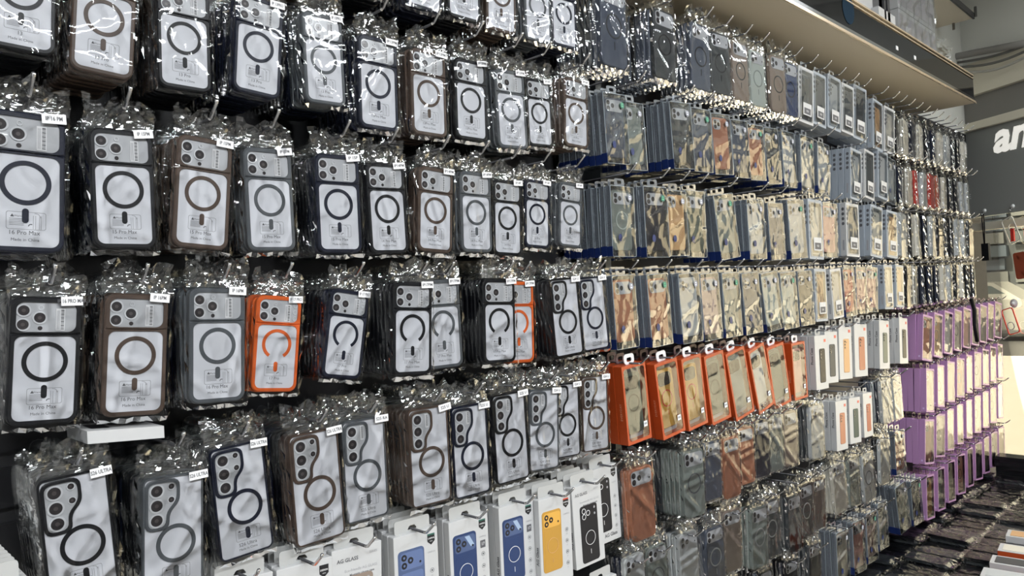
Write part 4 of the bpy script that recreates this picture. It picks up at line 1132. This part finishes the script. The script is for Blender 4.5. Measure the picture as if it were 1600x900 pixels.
# flat white box lying between the fourth and fifth rows
a, c = P(137, 694, -.215), P(257, 684, -.215)
b = MB(); h = .017
t = tag(empty('flat_white_box', (a.x, -.215, a.z)), 'flat white box lying across the hooks under the brown-rimmed case', 'box')
sl = (c.z - a.z)
vs = []
for x, dz in ((0, 0), (c.x - a.x, sl)):
    for y in (0, .10):
        for z in (0, h): vs.append((x, y, dz + z))
b.add(vs, [(0, 1, 3, 2), (4, 6, 7, 5), (0, 4, 5, 1), (2, 3, 7, 6), (0, 2, 6, 4), (1, 5, 7, 3)], BOXW); b.build('carton', t)
b = MB(); L = c.x - a.x
b.add([(L * u, .1 * v, sl * u + h + .0006) for u, v in ((.12, .25), (.36, .25), (.40, .75), (.14, .75))], [(0, 1, 2, 3)], INKB)
b.add([(L * u, .1 * v, sl * u + h + .0006) for u, v in ((.45, .6), (.95, .6), (.95, .8), (.45, .8))], [(0, 1, 2, 3)], INKB); b.build('top_print', t)

# ------------------------------------------------------------------ black mesh strap on the last purple boxes
p = P(1521, 502, -.26); t = tag(empty('mesh_strap', p), 'black mesh strap slung over the last purple boxes by the window', 'strap')
b = MB(); b.tube([(-.02, 0, .12), (-.01, -.01, .06), (.02, 0, -.02), (.05, 0, -.11)], .011, cm('black'), 6); b.build('band', t)
b = MB(); b.tube([(.05, 0, -.11), (.07, 0, -.115), (.065, 0, .0), (.03, 0, .09), (-.02, 0, .12)], .006, cm('dark grey'), 6); b.build('loop', t)

# ------------------------------------------------------------------ counter with piles of bagged cases
CT = .35
b = MB()
for (z0_, z1_, y1_, m_) in ((CT - .04, CT, -.92, noisy('counter_top', (.20, .18, .16), (.25, .23, .20), 4, .4)), (.0, CT - .04, -.88, mat('counter_front', (.30, .28, .24), .6))):
    c4 = [(2.3, -.005), (5.50, -.005), (5.50 - .58 * (-y1_), y1_), (2.3, y1_)]
    b.add([(x, y, z0_) for x, y in c4] + [(x, y, z1_) for x, y in c4], [(0, 1, 2, 3), (4, 5, 6, 7), (0, 1, 5, 4), (1, 2, 6, 5), (2, 3, 7, 6), (3, 0, 4, 7)], m_)
tag(b.build('counter'), 'low counter under the hanging cases carrying piles of bagged black cases', 'counter')


def flat_case(colour, seed):
    r = random.Random(seed); b = MB(); w, l, t = .080, .165, .012
    o = rr(0, 0, w, l, .011, 4)
    m_ = cm(colour); n = len(o)
    b.add([(x, y, 0) for x, y in o] + [(x, y, t) for x, y in o], [tuple(range(n)), tuple(range(n, 2 * n))] + [(i, (i + 1) % n, n + (i + 1) % n, n + i) for i in range(n)], m_)
    b.sheet(lambda u, v: (-w / 2 - .006 + (w + .012) * u, -l / 2 - .03 + (l + .045) * v, t + .0012 + r.uniform(0, .0030) - (.006 if v < .12 else 0)), 6, 12, FLAPB)
    b.sheet(lambda u, v: (-w / 2 - .004 - r.uniform(0, .004), -l / 2 - .01 + (l + .02) * u, t * v), 12, 1, FLAP)
    b.sheet(lambda u, v: (-w / 2 - .003 + (w + .006) * u, -l / 2 - .006 - r.uniform(0, .02), -.001 + t * v), 6, 2, FLAP)
    return b.mesh('flat_bagged_case')


for ix in range(22):
    for iy in range(4):
        x = 2.86 + ix * .100; y = -.12 - iy * .190
        if x > 5.05 - .1 * iy: continue
        n = rnd.choice([3, 3, 4]) if ix < 6 else rnd.choice([3, 4, 5]); a = rnd.uniform(-.10, .10)
        for k in range(n):
            o = bpy.data.objects.new('flat_bagged_case', cached(('flat', k % 3 == 0, (ix + k) % 3), lambda: flat_case('black' if (k % 3) else 'dark grey', 700 + (ix + k) % 3)))
            COL.objects.link(o); o.location = (x + rnd.uniform(-.006, .006), y + rnd.uniform(-.008, .008), CT + .001 + k * .0150); o.rotation_euler = (0, 0, a + rnd.uniform(-.06, .06))
            tag(o, 'black bagged case lying flat in the piles on the low counter', 'phone case', 'flat black cases piled on the counter')
# glossy black flat boxes by the sill
for q, (x, y, n) in enumerate(((5.0, -.30, 9), (5.02, -.52, 8), (4.86, -.70, 8))):
    for k in range(n):
        b = MB(); b.box(-.05, .05, -.09, .09, 0, .018, mat('gloss_black_box', (.012, .012, .013), .18))
        o = b.build('flat_black_box'); o.location = (x + rnd.uniform(-.008, .008), y + rnd.uniform(-.006, .006), CT + .001 + .0186 * k); o.rotation_euler = (0, 0, rnd.uniform(-.1, .1))
        tag(o, 'thin glossy black box in the piles under the window sill', 'box', 'black boxes by the window sill')
# orange-edged window boxes lying in a row at the counter edge
for k, (px, py) in enumerate(((1562, 812), (1550, 834), (1538, 853), (1524, 873), (1518, 898))):
    d = F * FPX + R * (px + 20 - 800) - U * (py + 22 - 450); zz = CT + .10 + .004 * k; tt = (zz - CAM.z) / d.z; q = CAM + d * tt
    t = tag(empty('window_gift_box', q), f'cream-topped window box with orange sides lying on the counter, {ORD[k]} from the sill', 'box', 'orange-sided boxes on the counter edge')
    t.rotation_euler = (0, 0, .1)
    b = MB(); b.box(-.05, .05, -.20, .02, -.10, .0, ORNG if k % 2 else BOXW); b.box(-.05, .05, -.20, .02, 0, .002, BOXW); b.build('carton', t)
    b = MB(); b.box(-.036, .036, -.185, .005, .0022, .004, cm(['tan', 'cream', 'dark grey', 'silver', 'rose'][k])); b.build('window_insert', t)
